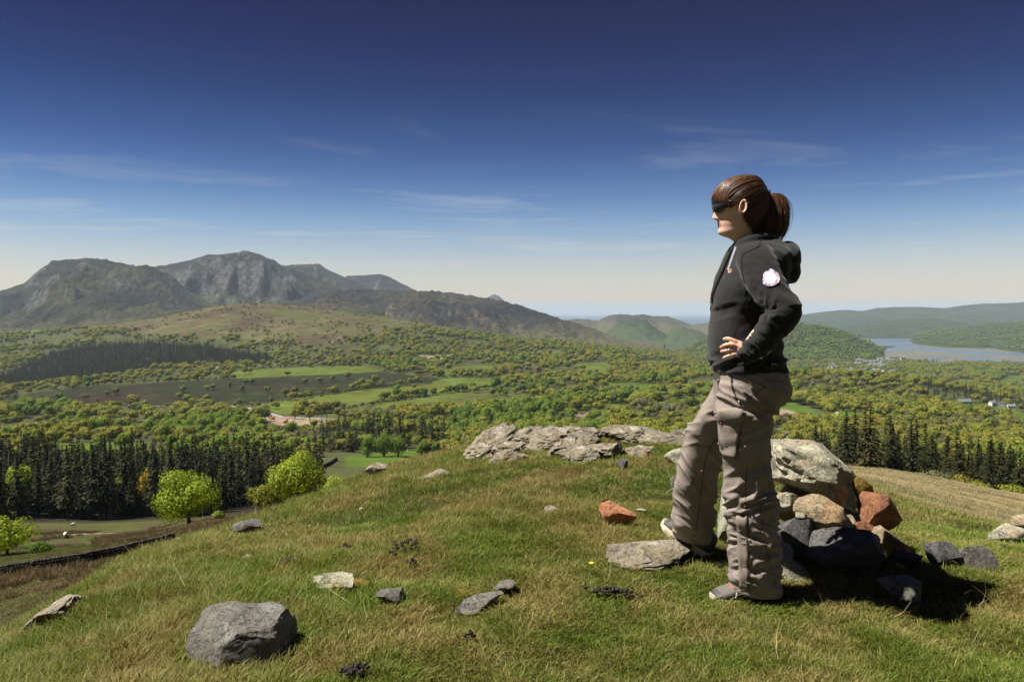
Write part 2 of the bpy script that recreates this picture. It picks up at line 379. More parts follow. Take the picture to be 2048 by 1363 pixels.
SITES = [[(455, 815), (500, 818), (545, 832), (620, 836), (690, 838), (680, 845), (620, 852), (560, 853), (530, 838), (470, 825)],
         [(1150, 827), (1245, 824), (1255, 831), (1200, 836), (1150, 833)], [(1540, 812), (1600, 826), (1625, 838), (1600, 840), (1540, 824)],
         [(830, 712), (905, 708), (900, 718), (840, 722)]]
MOOR = [(-400, 690), (-50, 668), (180, 656), (330, 668), (520, 680), (640, 690), (740, 668), (860, 655), (980, 672), (1100, 690), (1000, 640), (640, 600), (400, 590), (-400, 600)]
SPRUCE_FAR = [(-300, 770), (0, 755), (100, 706), (200, 690), (300, 686), (420, 692), (545, 716), (540, 726), (330, 735), (180, 760), (0, 779), (-300, 800)]
SPRUCE_RIM = [(884, 645), (905, 640), (940, 648), (985, 668), (980, 674), (930, 664)]
SPRUCE_R = [(1820, 774), (1850, 771), (1930, 786), (2048, 806), (2048, 818), (1960, 802), (1860, 794)]
TOWN = [(1655, 736), (1690, 720), (1740, 712), (1800, 706), (1830, 716), (1770, 730), (1800, 748), (1760, 752), (1690, 750)]

# --- valley mesh
m = M('valley_ground')
vc = m.attr('tone'); n1 = m.noise(.02, 6, .6); n2 = m.noise(.6, 5, .6); n3 = m.noise(.005, 4)
n0 = m.noise(.0065, 7, .65, None, .8); col = m.mix(m.remap(n1, .3, .7), m.hsv(vc, .485, 1.1, .70), m.hsv(vc, .51, 1.0, 1.12)); col = m.mix(m.remap(n0, .42, .62, 0, .6), col, m.hsv(col, .475, 1.05, .72))
n4 = m.noise(.035, 7, .68, None, .4); col = m.mix(m.remap(n4, .44, .60, 0, .6), col, m.hsv(col, .49, 1.0, .55)); col = m.mix(m.remap(n2, .35, .68, 0, .55), col, m.hsv(col, .48, .8, .62))
MAT_VALLEY = m.principled(col, .95, .1, m.bump(n2, .6, .25))
cols = np.linspace(-.86, .86, 640); yr = np.unique(np.concatenate([np.exp(np.linspace(math.log(8), math.log(450), 170)), np.linspace(450, 3300, 230), np.linspace(3300, 10400, 80)]))
CX = cols[None] * yr[:, None]; CY = np.broadcast_to(yr[:, None], CX.shape); CZZ = valley_z(CX, CY)
PX, PY = proj(CX, CY, CZZ)
base = np.zeros(CX.shape + (3,)); base[:] = (.075, .085, .030)
def paint(mask, c): base[mask] = c
wob = 3 * fbm(CX / 40, CY / 40, seed=31)
paint(CY < 330, (.085, .095, .032))
# hillside pasture by the forest, brown rush and bracken bands, pale grass on the east shoulder
nb = fbm(CX / 12, CY / 12, seed=33); nb2 = fbm(CX / 3.0, CY / 3.0, seed=34)
west = (PX < 760) & (CY < 260)
paint(west, (.078, .088, .026))
paint(west & (nb + .6 * nb2 > .30), (.080, .066, .030)); paint(west & (CY > 46) & (CY < 60) & (PX < 420) & (nb2 > -.1), (.105, .080, .042))
paint(west & (PX > 360) & (CY < 140) & (nb2 + nb > -.25), (.100, .060, .032))
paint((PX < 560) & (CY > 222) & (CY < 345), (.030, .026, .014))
east = (PX > 1560) & (CY < 150)
paint(east, (.26, .21, .10)); paint(east & (nb + .7 * nb2 > .25), (.125, .125, .045)); paint(east & (nb2 - nb > .75), (.20, .16, .10))
paint(east & (CY < 22) & (nb2 > -.2), (.10, .12, .035))
big = CY > 600
moor = inside(MOOR, PX, PY + wob) & (CY > 1700)
paint(moor, (.105, .092, .040)); nm = fbm(CX / 150, CY / 150, seed=36)
paint(moor & (nm > .15), (.095, .105, .036)); paint(moor & (nm < -.22), (.085, .066, .036)); paint(moor & (fbm(CX / 60, CY / 60, seed=37) > .42), (.15, .115, .065))
for poly, c in FIELDS: paint(inside(poly, PX + wob * .5, PY + wob * .2) & (CY > 350), tuple(np.array(c) * (.85, .90, .72)))
fld = FIELDS[1][0]; inb = inside(fld, PX + wob, PY) & (CY > 350); paint(inb, (.023, .026, .009)); paint(inb & (nm > .1), (.026, .033, .010)); paint(inb & (fbm(CX / 90, CY / 30, seed=38) > .35), (.045, .066, .015)); paint(inb & (nm < -.25), (.034, .027, .013))
for poly in SITES: paint(inside(poly, PX + wob * .4, PY) & (CY > 350), (.32, .25, .17))
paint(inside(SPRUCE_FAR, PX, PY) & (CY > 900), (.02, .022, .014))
sand = (CY > 4300) & (PX > 1600); paint(sand, (.12, .14, .06)); paint(sand & (fbm(CX / 200, CY / 400, seed=40) > .3), (.2, .18, .12))
me = mesh_np('valley', np.stack([CX, CY, CZZ], -1).reshape(-1, 3), grid_faces(len(yr), len(cols)), [MAT_VALLEY], smooth=True)
for _ in range(1):
    base[1:-1, 1:-1] = (base[1:-1, 1:-1] * 2 + base[:-2, 1:-1] + base[2:, 1:-1] + base[1:-1, :-2] + base[1:-1, 2:]) / 6
b4 = np.concatenate([base, np.ones(base.shape[:2] + (1,))], -1).reshape(-1, 4)
add_attr(me, 'tone', 'FLOAT_COLOR', b4)
obj('valley', me, kind='structure', label='green valley of fields, woods and moor below the rocky knoll')

# --- knoll mesh
def patch_nodes(m, p=None):
    """shared turf colouring: 0 fresh green .. 1 straw, plus rusty moss"""
    p = p if p is not None else m.pos
    a = m.noise(1.5, 5, .62, p, .6); b = m.noise(4.6, 4, .6, p)
    return m.remap(m.math('ADD', m.math('MULTIPLY', a, .75), m.math('MULTIPLY', b, .30)), .46, .63)
m = M('turf_soil'); st = patch_nodes(m); fine = m.noise(55, 5, .7)
c = m.mix(st, (.040, .055, .012), (.115, .085, .028)); c = m.mix(m.remap(fine, .35, .7), m.hsv(c, .5, 1, .45), c)
MAT_SOIL = m.principled(c, .95, .1, m.bump(fine, .8, .02))
gx = np.concatenate([np.linspace(-16, -6, 60), np.linspace(-6, 6, 300)[1:], np.linspace(6, 16, 60)[1:]]); gy = np.concatenate([np.linspace(-9, 1.6, 50), np.linspace(1.6, 11, 250)[1:], np.linspace(11, 27, 70)[1:]])
KX, KYY = np.meshgrid(gx, gy); KZ = knoll_z(KX, KYY)
me = mesh_np('ground', np.stack([KX, KYY, KZ], -1).reshape(-1, 3), grid_faces(len(gy), len(gx)), [MAT_SOIL], smooth=True)
obj('ground', me, kind='structure', label='grassy rounded top of the rocky knoll the walker stands on')

# --- unseen hill added behind the viewpoint to block low sky light
hx_, hy_ = np.meshgrid(np.linspace(-900, 900, 120), np.concatenate([np.linspace(-1100, -60, 60), np.linspace(-60, 2, 30)[1:]])); ax_ = np.abs(hx_)
hz0 = -2.0 - .012 * ax_ - .25 * np.maximum(ax_ - 12, 0)**.9 * (1 - sstep(-10, -120, hy_)) + 150 * sstep(-10, -650, hy_) + 8 * fbm(hx_ / 90, hy_ / 90, seed=90) * sstep(-8, -80, hy_)
me = mesh_np('hillside', np.stack([hx_, hy_, hz0], -1).reshape(-1, 3), grid_faces(*hx_.shape), [MAT_VALLEY], smooth=True); add_attr(me, 'tone', 'FLOAT_COLOR', np.tile([.07, .075, .03, 1], (hx_.size, 1)))
obj('hillside', me, kind='structure', label='unseen grassy hill added behind the viewpoint against low sky light')
# --- mountains
def mountain_mat(name, grass, heath, scree, low, s=1.0):
    m = M(name); a = m.noise(.0016 * s, 8, .62, None, .5); b = m.noise(.007 * s, 6, .65); d = m.noise(.04 * s, 4, .7)
    nz = m.n('ShaderNodeSeparateXYZ', {0: m.n('ShaderNodeNewGeometry').outputs['Normal']}).outputs[2]
    pz = m.n('ShaderNodeSeparateXYZ', {0: m.pos}).outputs[2]
    c = m.mix(m.remap(a, .40, .60), grass, heath); c = m.mix(m.remap(b, .48, .64, 0, .7), c, m.hsv(c, .5, .8, .6))
    lowm = m.remap(m.math('ADD', pz, m.math('MULTIPLY', b, 160.0)), 60, -90); c = m.mix(lowm, c, low)
    rock = m.math('MULTIPLY', m.remap(m.math('ADD', nz, m.math('MULTIPLY', b, .35)), .99, .80), m.remap(d, .3, .6)); c = m.mix(rock, c, scree)
    c = m.mix(m.remap(d, .38, .64), m.hsv(c, .5, 1, .55), m.hsv(c, .5, .95, 1.35))
    return m.principled(c, .95, .1, m.bump(m.math('ADD', b, m.math('MULTIPLY', d, .4)), 1.0, 26 / s))
M_UP = mountain_mat('upland', (.046, .044, .021), (.013, .0135, .017), (.085, .085, .09), (.11, .095, .045))
M_HEATH = mountain_mat('heather_ridge', (.042, .038, .026), (.018, .016, .018), (.15, .115, .08), (.085, .078, .034))
M_FAR = mountain_mat('far_upland', (.05, .06, .032), (.032, .042, .026), (.07, .075, .06), (.032, .05, .022), .6)
M_WOOD = mountain_mat('wooded_hill', (.050, .066, .022), (.026, .04, .016), (.05, .066, .026), (.04, .056, .018), 3.0)
M_PLANT = mountain_mat('plantation_hill', (.018, .032, .016), (.024, .04, .016), (.03, .045, .018), (.05, .07, .025), 3.0)
RIDGES = []
def ridge(name, label, sil, Yr, front, back, zb, mat, rough=1.0, seed=1, bend=.0, nt=70, step=6, cut=.55):
    sil = np.array(sil, float); px = np.arange(sil[0, 0], sil[-1, 0] + 1, step); py = np.interp(px, sil[:, 0], sil[:, 1])
    if not np.isscalar(front): front = np.interp(px, [q[0] for q in front], [q[1] for q in front])[None]
    k = np.array([.25, .5, .25]); py = np.convolve(np.pad(py, 1, 'edge'), k, 'valid')
    yr = Yr * (1 + bend * vnoise(px / 90, px * 0, seed=seed)); zr = atz(px, py, yr)
    t = np.concatenate([np.linspace(-1, 0, nt), np.linspace(0, 1, 24)[1:]])
    Tt = t[:, None]; Y = yr[None] + np.where(Tt < 0, Tt * front, Tt * back); X = (px[None] - 1024) / F * Y
    u = 1 - np.abs(Tt); prof = np.where(Tt < 0, .45 * u + .55 * u * u * (3 - 2 * u), u**1.4)
    H = (zr[None] - zb); w = .006 * rough
    g = fbm(X * w / 2 + 3, Y * w / 3.5, oct=6, seed=seed, ridged=True, gain=.55); g2 = fbm(X * w * .35, Y * w * .35, oct=3, seed=seed + 5)
    amp = np.clip((1 - u) * 2.6 - .05, 0, 1) * np.clip(u * 3, 0, 1) * .62
    Z = zb + H * prof + np.maximum(H, 0) * (cut * .60 * g + .30 * g2) * amp + 9 * rough * fbm(X * w * 4, Y * w * 4, oct=3, seed=seed + 9) * np.clip(u * 2, 0, 1) * (H > 20)
    me = mesh_np(name, np.stack([X, Y, Z], -1).reshape(-1, 3), grid_faces(len(t), len(px)), [mat], smooth=True); RIDGES.append(np.stack([X, Y, Z], -1)[:nt].reshape(-1, 3))
    return obj(name, me, kind='structure', label=label)
ridge('mountain', 'steep craggy mountain with rounded summit, standing before the long ridge', [(-420, 668), (-200, 640), (-60, 600), (0, 585), (50, 568), (85, 541), (110, 528), (150, 520), (180, 515), (205, 520), (235, 526), (300, 537), (345, 560), (400, 592), (460, 620), (520, 650)], 6000, 2300, 1500, -130, M_UP, 1.0, 3, .03, 90, 4, .8)
ridge('mountain', 'highest broad mountain dome of the skyline with scree falling below', [(200, 620), (270, 560), (310, 541), (335, 536), (350, 530), (400, 515), (440, 509), (490, 503), (508, 505), (525, 511), (545, 521), (562, 533), (620, 556), (700, 590), (800, 640)], 7600, 2900, 1500, -110, M_UP, .9, 7, .02, 90, 4, .9)
ridge('mountain', 'angular mountain spur with a stepped summit behind the highest dome', [(480, 580), (540, 540), (566, 531), (600, 529), (640, 527), (652, 537), (680, 550), (720, 565), (790, 610), (850, 650)], 8500, 1900, 1200, -90, M_UP, .9, 12, .0, 60, 4, .9)
ridge('mountain', 'flat topped bluish mountain at the seaward end of the ridge', [(600, 620), (660, 570), (692, 553), (730, 550), (765, 548), (790, 559), (830, 579), (880, 610), (940, 650)], 9600, 1900, 1300, -90, M_UP, .8, 15, .0, 60, 4, .9)
ridge('mountain', 'small distant pointed peak beyond the heather ridge', [(920, 640), (950, 606), (972, 596), (990, 587), (1002, 595), (1016, 610), (1050, 640)], 14500, 2600, 2000, -60, M_FAR, .7, 18, .0, 30, 4)
ridge('hills', 'long dark heather ridge running down to the valley before the mountains', [(400, 650), (540, 612), (600, 597), (660, 584), (720, 577), (760, 580), (800, 582), (860, 581), (900, 585), (950, 592), (1000, 600), (1040, 611), (1090, 628), (1130, 640), (1180, 655), (1250, 682), (1330, 697)], 5100, 1500, 1600, -236, M_HEATH, 1.4, 22, .03, 70, 4, .6)
ridge('hills', 'low rough hills standing before the sea', [(1080, 700), (1120, 645), (1150, 637), (1175, 638), (1195, 642), (1215, 631), (1240, 627), (1262, 630), (1285, 628), (1310, 633), (1335, 632), (1360, 641), (1385, 650), (1410, 646), (1450, 640), (1520, 642), (1600, 660)], 9800, 2200, 1800, -247, M_HEATH, 1.0, 26, .02, 50, 4, .7)
ridge('hills', 'dark conifer plantation hill below the low rough hills', [(1190, 690), (1212, 666), (1228, 650), (1250, 640), (1272, 636), (1295, 641), (1305, 652), (1330, 668), (1350, 690)], 7000, 900, 900, -248, M_PLANT, 2.0, 29, .0, 40, 4, .3)
ridge('hills', 'dark wooded spur beside the plantation hill', [(1320, 690), (1345, 660), (1365, 654), (1395, 660), (1420, 672), (1450, 690)], 6600, 700, 700, -248, M_PLANT, 2.0, 31, .0, 40, 4, .3)
ridge('hills', 'pale long upland skyline beyond the estuary', [(1480, 660), (1560, 640), (1600, 630), (1640, 624), (1690, 619), (1722, 622), (1750, 616), (1780, 614), (1830, 613), (1890, 616), (1920, 611), (1960, 607), (2010, 606), (2060, 603), (2300, 600), (2700, 610)], 13500, 3800, 3000, -230, M_FAR, .6, 35, .02, 50, 8, .5)
ridge('hills', 'wooded middle hills rising from the far shore of the estuary', [(1600, 690), (1660, 666), (1700, 652), (1760, 643), (1800, 638), (1830, 635), (1870, 637), (1900, 641), (1960, 650), (2050, 652), (2300, 650), (2700, 655)], 9400, 1700, 2000, -244, M_FAR, 1.0, 38, .02, 50, 6, .5)
ridge('hills', 'green wooded slopes along the near side of the estuary shore', [(1720, 705), (1790, 684), (1840, 668), (1880, 659), (1920, 655), (1980, 647), (2048, 643), (2300, 630), (2700, 630)], 7900, [(1720, 1200), (1800, 1800), (1900, 2450), (2048, 3050), (2700, 3500)], 1800, -251, M_WOOD, 1.2, 41, .02, 50, 6, .5)
ridge('hills', 'rounded wooded hill beside the far town', [(1380, 700), (1450, 660), (1540, 648), (1590, 650), (1625, 652), (1650, 656), (1690, 668), (1720, 680), (1760, 698), (1790, 720)], 4900, 950, 900, -242, M_WOOD, 2.2, 44, .0, 60, 5, .5)
ridge('hills', 'pale grassy moor at the foot of the mountains', [(-420, 660), (-100, 640), (100, 628), (200, 622), (300, 634), (420, 626), (560, 612), (700, 606), (800, 620), (900, 640), (1000, 680)], 4700, 1300, 1500, -140, M_UP, 1.8, 48, .05, 60, 5, .35)

# --- water
m = M('estuary_water'); sb = m.noise(.0022, 5, .55, m.mapping((1.6, .55, 1))); wv = m.noise(.05, 3)
sandm = m.remap(sb, .52, .57); colw = m.mix(sandm, (.07, .095, .12), (.105, .10, .075))
MAT_EST = m.principled(colw, m.remap(sandm, 0, 1, .22, .8), .5, m.bump(wv, .2, .3))
def sheet(name, pts, mat, **k):
    return obj(name, mesh_np(name, np.array(pts, float), [list(range(len(pts)))], [mat]), kind='structure', **k)
sheet('river', [(1000, 4000, SEA_Z + .6), (6800, 4000, SEA_Z + .6), (11800, 9300, SEA_Z + .6), (2600, 9300, SEA_Z + .6)], MAT_EST, label='tidal estuary with sandbanks between wooded hills')
m = M('sea_water'); MAT_SEA = m.principled((.03, .06, .09), .3, .5, m.bump(m.noise(.01, 3), .15, 3))
sheet('sea', [(-52000, 9000, SEA_Z), (60000, 9000, SEA_Z), (60000, 99000, SEA_Z), (-52000, 99000, SEA_Z)], MAT_SEA, label='pale open sea meeting the horizon')

# --- haze: one closed box of even, thin air
m = M('haze_air'); m.t.nodes.remove(m.t.nodes[1]) if False else None
pv = m.n('ShaderNodeVolumePrincipled', {'Color': (.68, .84, 1.0), 'Density': HAZE if 'HAZE' in globals() else 2.8e-5, 'Anisotropy': 0.0})
m.t.links.new(pv.outputs[0], m.out.inputs['Volume'])
hz = Shape().box((2000, 48000, 180), (130000, 108000, 880)).mesh('haze', [m.mat])
obj('haze', hz, kind='stuff', label='thin bluish summer haze lying over the valley', category='haze')
# ================================================================ trees
def quads(P, Nrm, size, rng, asp=1.0, roll=None):
    """one leaf-spray quad per point: returns verts, faces"""
    n = len(P); r = rng.normal(size=(n, 3)); u = np.cross(Nrm, r); u /= np.linalg.norm(u, axis=1)[:, None] + 1e-9; w = np.cross(Nrm, u)
    s = np.broadcast_to(np.asarray(size, float), (n,))[:, None] * .5
    k = rng.uniform(.55, 1.1, (n, 4, 1))
    c = np.stack([-u * s, -w * s * asp * .8, u * s, w * s * asp], 1) * k + P[:, None]
    return c.reshape(-1, 3), (np.arange(n)[:, None] * 4 + np.arange(4)).tolist()
def crown_geo(rx, rz, n, leaf, seed, lobes=11, flat=.75, lobe_r=.48, droop=0.0, zc=0.0, low=-.45):
    rng = np.random.default_rng(seed)
    d = rng.normal(size=(lobes, 3)); d /= np.linalg.norm(d, axis=1)[:, None]; d[:, 2] = np.abs(d[:, 2]) * rng.choice([1, 1, 1, low] if low > -.6 else [1, 1, low, low], lobes)
    lc = d * np.array([rx, rx, rz]) * rng.uniform(.42, .68, (lobes, 1)); lr = rng.uniform(.75, 1.15, lobes) * lobe_r
    lc = np.concatenate([lc, [[0, 0, 0]]]); lr = np.append(lr, .62)
    w = lr**2; li = rng.choice(len(lr), n, p=w / w.sum())
    q = rng.normal(size=(n, 3)); q /= np.linalg.norm(q, axis=1)[:, None]; rr = rng.uniform(.62, 1.04, n)**.7
    sc3 = np.array([rx, rx, rz * 1.05])
    P = lc[li] + q * (lr[li] * rr)[:, None] * sc3
    P[:, 2] = np.where(P[:, 2] < -rz * flat, -rz * flat + (P[:, 2] + rz * flat) * .25, P[:, 2])
    nr = q * .9 + P / sc3 * .6 + rng.normal(size=(n, 3)) * .32; nr[:, 2] += .15; nr /= np.linalg.norm(nr, axis=1)[:, None]
    v, f = quads(P, nr, leaf * rng.uniform(.6, 1.3, n), rng)
    tint = np.repeat(rng.uniform(0, 1, n), 4); v[:, 2] += zc
    return v, f, [0] * len(f), tint
def trunk_geo(h, r, seed, limbs=5, spread=.5, n=7):
    rng = np.random.default_rng(seed); s = Shape()
    pts = [(0, 0, -h * .08), (0, 0, h * .05), (rng.normal() * .03 * h, rng.normal() * .03 * h, h * .5), (rng.normal() * .06 * h, rng.normal() * .06 * h, h)]
    s.tube(pts, [r * 1.45, r * 1.1, r * .8, r * .3], n)
    for i in range(limbs):
        a = i / limbs * 6.28 + rng.uniform(-.4, .4); z0 = h * rng.uniform(.3, .6); L = h * rng.uniform(.4, .65)
        e = np.array([math.cos(a) * L * spread * 1.5, math.sin(a) * L * spread * 1.5, z0 + L * .75])
        s.tube([(0, 0, z0), (e[0] * .5, e[1] * .5, z0 + L * .3), e], [r * .5, r * .33, r * .08], 5)
    return s
def spruce_geo(h, r, seed, layers=24, per=8, q=5, bare=.12, leaf=.95):
    rng = np.random.default_rng(seed); P = []; Nn = []; S = []
    for i in range(layers):
        t = i / (layers - 1); z = h * (bare + (1 - bare) * t**.93) ; R = r * (1 - t)**.85 * rng.uniform(.78, 1.12) + .10
        if t < .18: R *= .55 + 2.2 * t
        for b in range(max(3, int(per * (1 - .55 * t)))):
            a = rng.uniform(0, 6.283); L = R * rng.uniform(.65, 1.18)
            for k in range(q):
                u = (k + rng.uniform(.2, 1)) / q
                P.append((math.cos(a) * L * u, math.sin(a) * L * u, z - L * (.36 * u * u + .08) + rng.normal() * .06 + .16 * L * max(0, u - .7)))
                Nn.append((math.cos(a) * .55 + rng.normal() * .35, math.sin(a) * .55 + rng.normal() * .35, .8 + rng.normal() * .25)); S.append(leaf * (.65 + .6 * (1 - t)) * rng.uniform(.6, 1.1))
    P.append((0, 0, h * .99)); Nn.append((1, 0, .1)); S.append(.7)
    Nn = np.array(Nn); Nn /= np.linalg.norm(Nn, axis=1)[:, None]
    v, f = quads(np.array(P), Nn, np.array(S), rng, .75)
    return v, f, [0] * len(f), np.repeat(rng.uniform(0, 1, len(f)), 4)

def leaf_mat(name, stops, trans=.3, zone=.004, spread=.5):
    """leaf colours drift through the wood (stand by stand) and from tree to tree"""
    m = M(name); r = m.rand(); z = m.noise(zone, 3)
    k = m.math('ADD', m.math('MULTIPLY', r, spread), m.math('MULTIPLY', m.remap(z, .32, .68), 1 - spread))
    cr = m.n('ShaderNodeValToRGB', {0: k}); els = cr.color_ramp.elements
    while len(els) < len(stops): els.new(.5)
    for e, (p, c) in zip(els, stops): e.position = p; e.color = (*c, 1)
    t = m.attr('tint', 'Fac'); c = m.hsv(cr.outputs[0], m.remap(t, 0, 1, .485, .515), 1.0, m.remap(t, 0, 1, .62, 1.35))
    return m.leaf(c, trans, .7, .15, m.hsv(c, .49, 1.1, 1.25))
L_OAK = leaf_mat('oak_leaves', [(0, (.095, .130, .028)), (.25, (.165, .195, .030)), (.5, (.205, .218, .028)), (.72, (.228, .205, .034)), (.86, (.130, .165, .032)), (1, (.135, .140, .050))])
L_GREEN = leaf_mat('fresh_leaves', [(0, (.085, .150, .026)), (.4, (.145, .220, .028)), (.7, (.19, .235, .028)), (1, (.11, .14, .04))], .35, .006, .7)
L_TWIG = leaf_mat('budding_twigs', [(0, (.130, .130, .062)), (.5, (.155, .155, .060)), (1, (.145, .125, .07))], .15, .006, .7)
L_BEECH = leaf_mat('beech_leaves', [(0, (.20, .27, .020)), (1, (.26, .32, .026))], .28, .02, .6)
L_GOLD = leaf_mat('golden_leaves', [(0, (.30, .24, .02)), (1, (.34, .27, .02))], .35, .02, .6)
L_SPR = leaf_mat('spruce_needles', [(0, (.015, .019, .005)), (.5, (.026, .029, .007)), (.8, (.040, .041, .010)), (1, (.050, .040, .012))], .1, .02, .7)
BARK = plain('bark', (.055, .045, .035), .95, .1, .35, 6, .6)
BARKP = plain('grey_bark', (.035, .03, .024), .95, .1, .35, 6, .6)

# ---- the woodland spread
OAK_T = [crown_geo(5.4, 4.3, 900, 1.35, 100 + i, 11, zc=5.2) for i in range(5)] 
GRN_T = [crown_geo(4.8, 4.9, 900, 1.25, 140 + i, 11, zc=6.0) for i in range(4)]
TWG_T = [crown_geo(4.2, 4.4, 600, 1.05, 160 + i, 9, zc=5.2) for i in range(3)]
SPR_T = [spruce_geo(17, 2.9, 180 + i, 17, 6, 3, .06, 1.7) for i in range(4)]
def setm(T, k): return [(v, f, [k] * len(f), t) for v, f, mi, t in T]
n = 90000
Yc = np.sqrt(RNG.uniform(335.0**2, 4600.0**2, n)); X = RNG.uniform(-.80, .80, n) * Yc
# extra thickening of the nearer woods
n2 = 9000; Yc = np.concatenate([Yc, np.sqrt(RNG.uniform(335.0**2, 1100.0**2, n2))]); X = np.concatenate([X, RNG.uniform(-.8, .8, n2) * Yc[n:]])
Z = valley_z(X, Yc); PXt, PYt = proj(X, Yc, Z)
d = np.full(len(X), .95)
PXt0 = PXt
clear_road = inside([(-200, 806), (250, 806), (450, 804), (560, 826), (700, 832), (700, 848), (640, 862), (560, 866), (470, 836), (440, 822), (-200, 824)], PXt, PYt)
cl = fbm(X / 120, Yc / 120, seed=51, oct=3); d = d * np.clip(.72 + 1.4 * cl, .12, 1)
d[(Yc > 2200) & (PXt < 1000)] *= np.clip(.55 + 1.6 * cl, 0, 1)[(Yc > 2200) & (PXt < 1000)]
for poly, c in FIELDS: d[inside(poly, PXt, PYt)] = .004
d[inside(FIELDS[1][0], PXt, PYt)] = .002
for poly in SITES: d[inside(poly, PXt, PYt)] = 0
moor_t = inside(MOOR, PXt, PYt) & (Yc > 1700); d[moor_t] *= .25
d[inside(SPRUCE_FAR, PXt, PYt) & (Yc > 900)] = 1; d[inside(TOWN, PXt, PYt) & (Yc > 2500)] *= .28
d[clear_road] *= .05; d[(PXt > 640) & (PXt < 900) & (PYt > 896) & (Yc < 520)] = 0; d[(Yc > 900) & (Yc < 3200)] *= .62; d[Z < SEA_Z + 3] = 0; d[(Yc < 360) & (PXt < 640)] = 0; d[(Yc < 352)] *= .4
# open rough ground: the meadows between hedges on the near valley floor
rough_open = (Yc > 620) & (Yc < 1000) & (PXt < 330) ; d[rough_open] *= .55
keep = RNG.uniform(size=len(X)) < d
X, Yc, Z, PXt, PYt, cl, moor_t = [a[keep] for a in (X, Yc, Z, PXt, PYt, cl, moor_t)]
# hedgerows and field-edge trees
HEDGES = [[(505, 811), (640, 792), (760, 772), (860, 760)], [(640, 824), (760, 806), (905, 784), (1000, 775)], [(170, 770), (330, 762), (470, 757)], [(0, 812), (200, 813), (440, 812)],
          [(690, 838), (800, 838), (960, 820)], [(1205, 766), (1280, 767), (1340, 766)], [(1290, 805), (1380, 793), (1425, 796)], [(1150, 812), (1290, 806)], [(875, 752), (1000, 755)], [(0, 868), (110, 868), (150, 850)],
          [(1055, 790), (1200, 806)], [(1345, 786), (1430, 792)], [(420, 744), (560, 735), (720, 731)], [(1885, 783), (1960, 763)], [(1230, 782), (1345, 788)], [(1660, 818), (1740, 826)], [(1860, 803), (1990, 806)]]
hx = []
for poly in HEDGES:
    for (a, b), (c, e) in zip(poly[:-1], poly[1:]):
        p0 = drop(a, b, 300); p1 = drop(c, e, 300); L = (p1 - p0).length
        for t in np.linspace(0, 1, max(2, int(L / 6))): p = p0.lerp(p1, t); hx.append((p.x + random.gauss(0, 1.5), p.y + random.gauss(0, 1.5)))
hx = np.array(hx); hz_ = valley_z(hx[:, 0], hx[:, 1]); hp = proj(hx[:, 0], hx[:, 1], hz_)
X = np.concatenate([X, hx[:, 0]]); Yc = np.concatenate([Yc, hx[:, 1]]); Z = np.concatenate([Z, hz_]); PXt = np.concatenate([PXt, hp[0]]); PYt = np.concatenate([PYt, hp[1]]); cl = np.concatenate([cl, np.zeros(len(hx))])
moor_t = np.concatenate([moor_t, np.zeros(len(hx), bool)]); isH = np.zeros(len(X), bool); isH[-len(hx):] = True
SOLO = [(207, 757), (240, 770), (147, 778), (175, 776), (120, 801), (78, 806), (170, 801), (215, 792), (232, 790), (287, 763), (367, 785), (415, 781), (427, 780), (460, 776), (492, 768), (505, 769), (485, 786), (535, 786), (460, 752), (500, 747), (490, 748), (375, 806), (415, 806), (192, 816), (610, 769), (640, 766), (665, 763), (722, 769), (750, 766), (737, 773), (695, 758), (570, 793), (590, 788), (30, 800), (50, 806), (315, 766), (340, 764), (985, 792), (1000, 790), (1012, 792), (1030, 788), (575, 752), (700, 842), (680, 838), (590, 838), (530, 842), (500, 842), (620, 842), (945, 778), (860, 742), (1225, 760), (1320, 762), (1290, 800), (1360, 795)]
for a_, b_ in SOLO:
    q_ = drop(a_, b_, 700); X = np.append(X, q_.x); Yc = np.append(Yc, q_.y); Z = np.append(Z, q_.z); PXt = np.append(PXt, a_); PYt = np.append(PYt, b_); cl = np.append(cl, 0); isH = np.append(isH, False); moor_t = np.append(moor_t, False)
isS = np.zeros(len(X), bool); isS[-len(SOLO):] = True
nT = len(X); kind = np.zeros(nT, int)                                # 0 oak 1 fresh 2 twiggy 3 spruce
zn = fbm(X / 160, Yc / 160, seed=55, oct=3) + RNG.normal(size=nT) * .22
kind[(Yc < 950) & (zn > .10)] = 1; kind[zn > .42] = 1; kind[zn < -.40] = 2; kind[(zn < -.2) & (Yc < 700) & (PXt < 800) & (PXt > 250)] = 2
kind[(inside(SPRUCE_FAR, PXt, PYt) | inside(SPRUCE_RIM, PXt, PYt) | inside(SPRUCE_R, PXt, PYt)) & (Yc > 900)] = 3
con_mid = (PXt > 640) & (PXt < 900) & (Yc > 470) & (Yc < 760) & (RNG.uniform(size=nT) < .55) & (PYt < 905); kind[con_mid] = 3
size = RNG.lognormal(0, .20, nT) * np.where(kind == 2, .8, 1.0) * np.where(Yc > 2400, 1.12, 1) * np.where(isH, RNG.choice([.3, .38, .5, .9], nT), 1)
kind[isS] = RNG.choice([0, 0, 0, 0, 1, 2], isS.sum()); size[isS] = RNG.uniform(.9, 1.25, isS.sum()); size = np.clip(size * np.where(moor_t, .5, 1) * np.where((Yc > 900) & (Yc < 3200) & (kind < 3), 1.42, 1), .28, 2.0) * np.where((Yc < 520) & (kind < 3), .85, 1)
top = Z + 10 * size; tp = proj(X, Yc, top)
seen = ~hidden(tp[0], tp[1], Yc) & (tp[0] > -15) & (tp[0] < 2063)
appar = np.where(isS, 1.0, 0) + np.where(seen & ~((tp[0] > 1432) & (tp[0] < 1560)), size / Yc, 0)
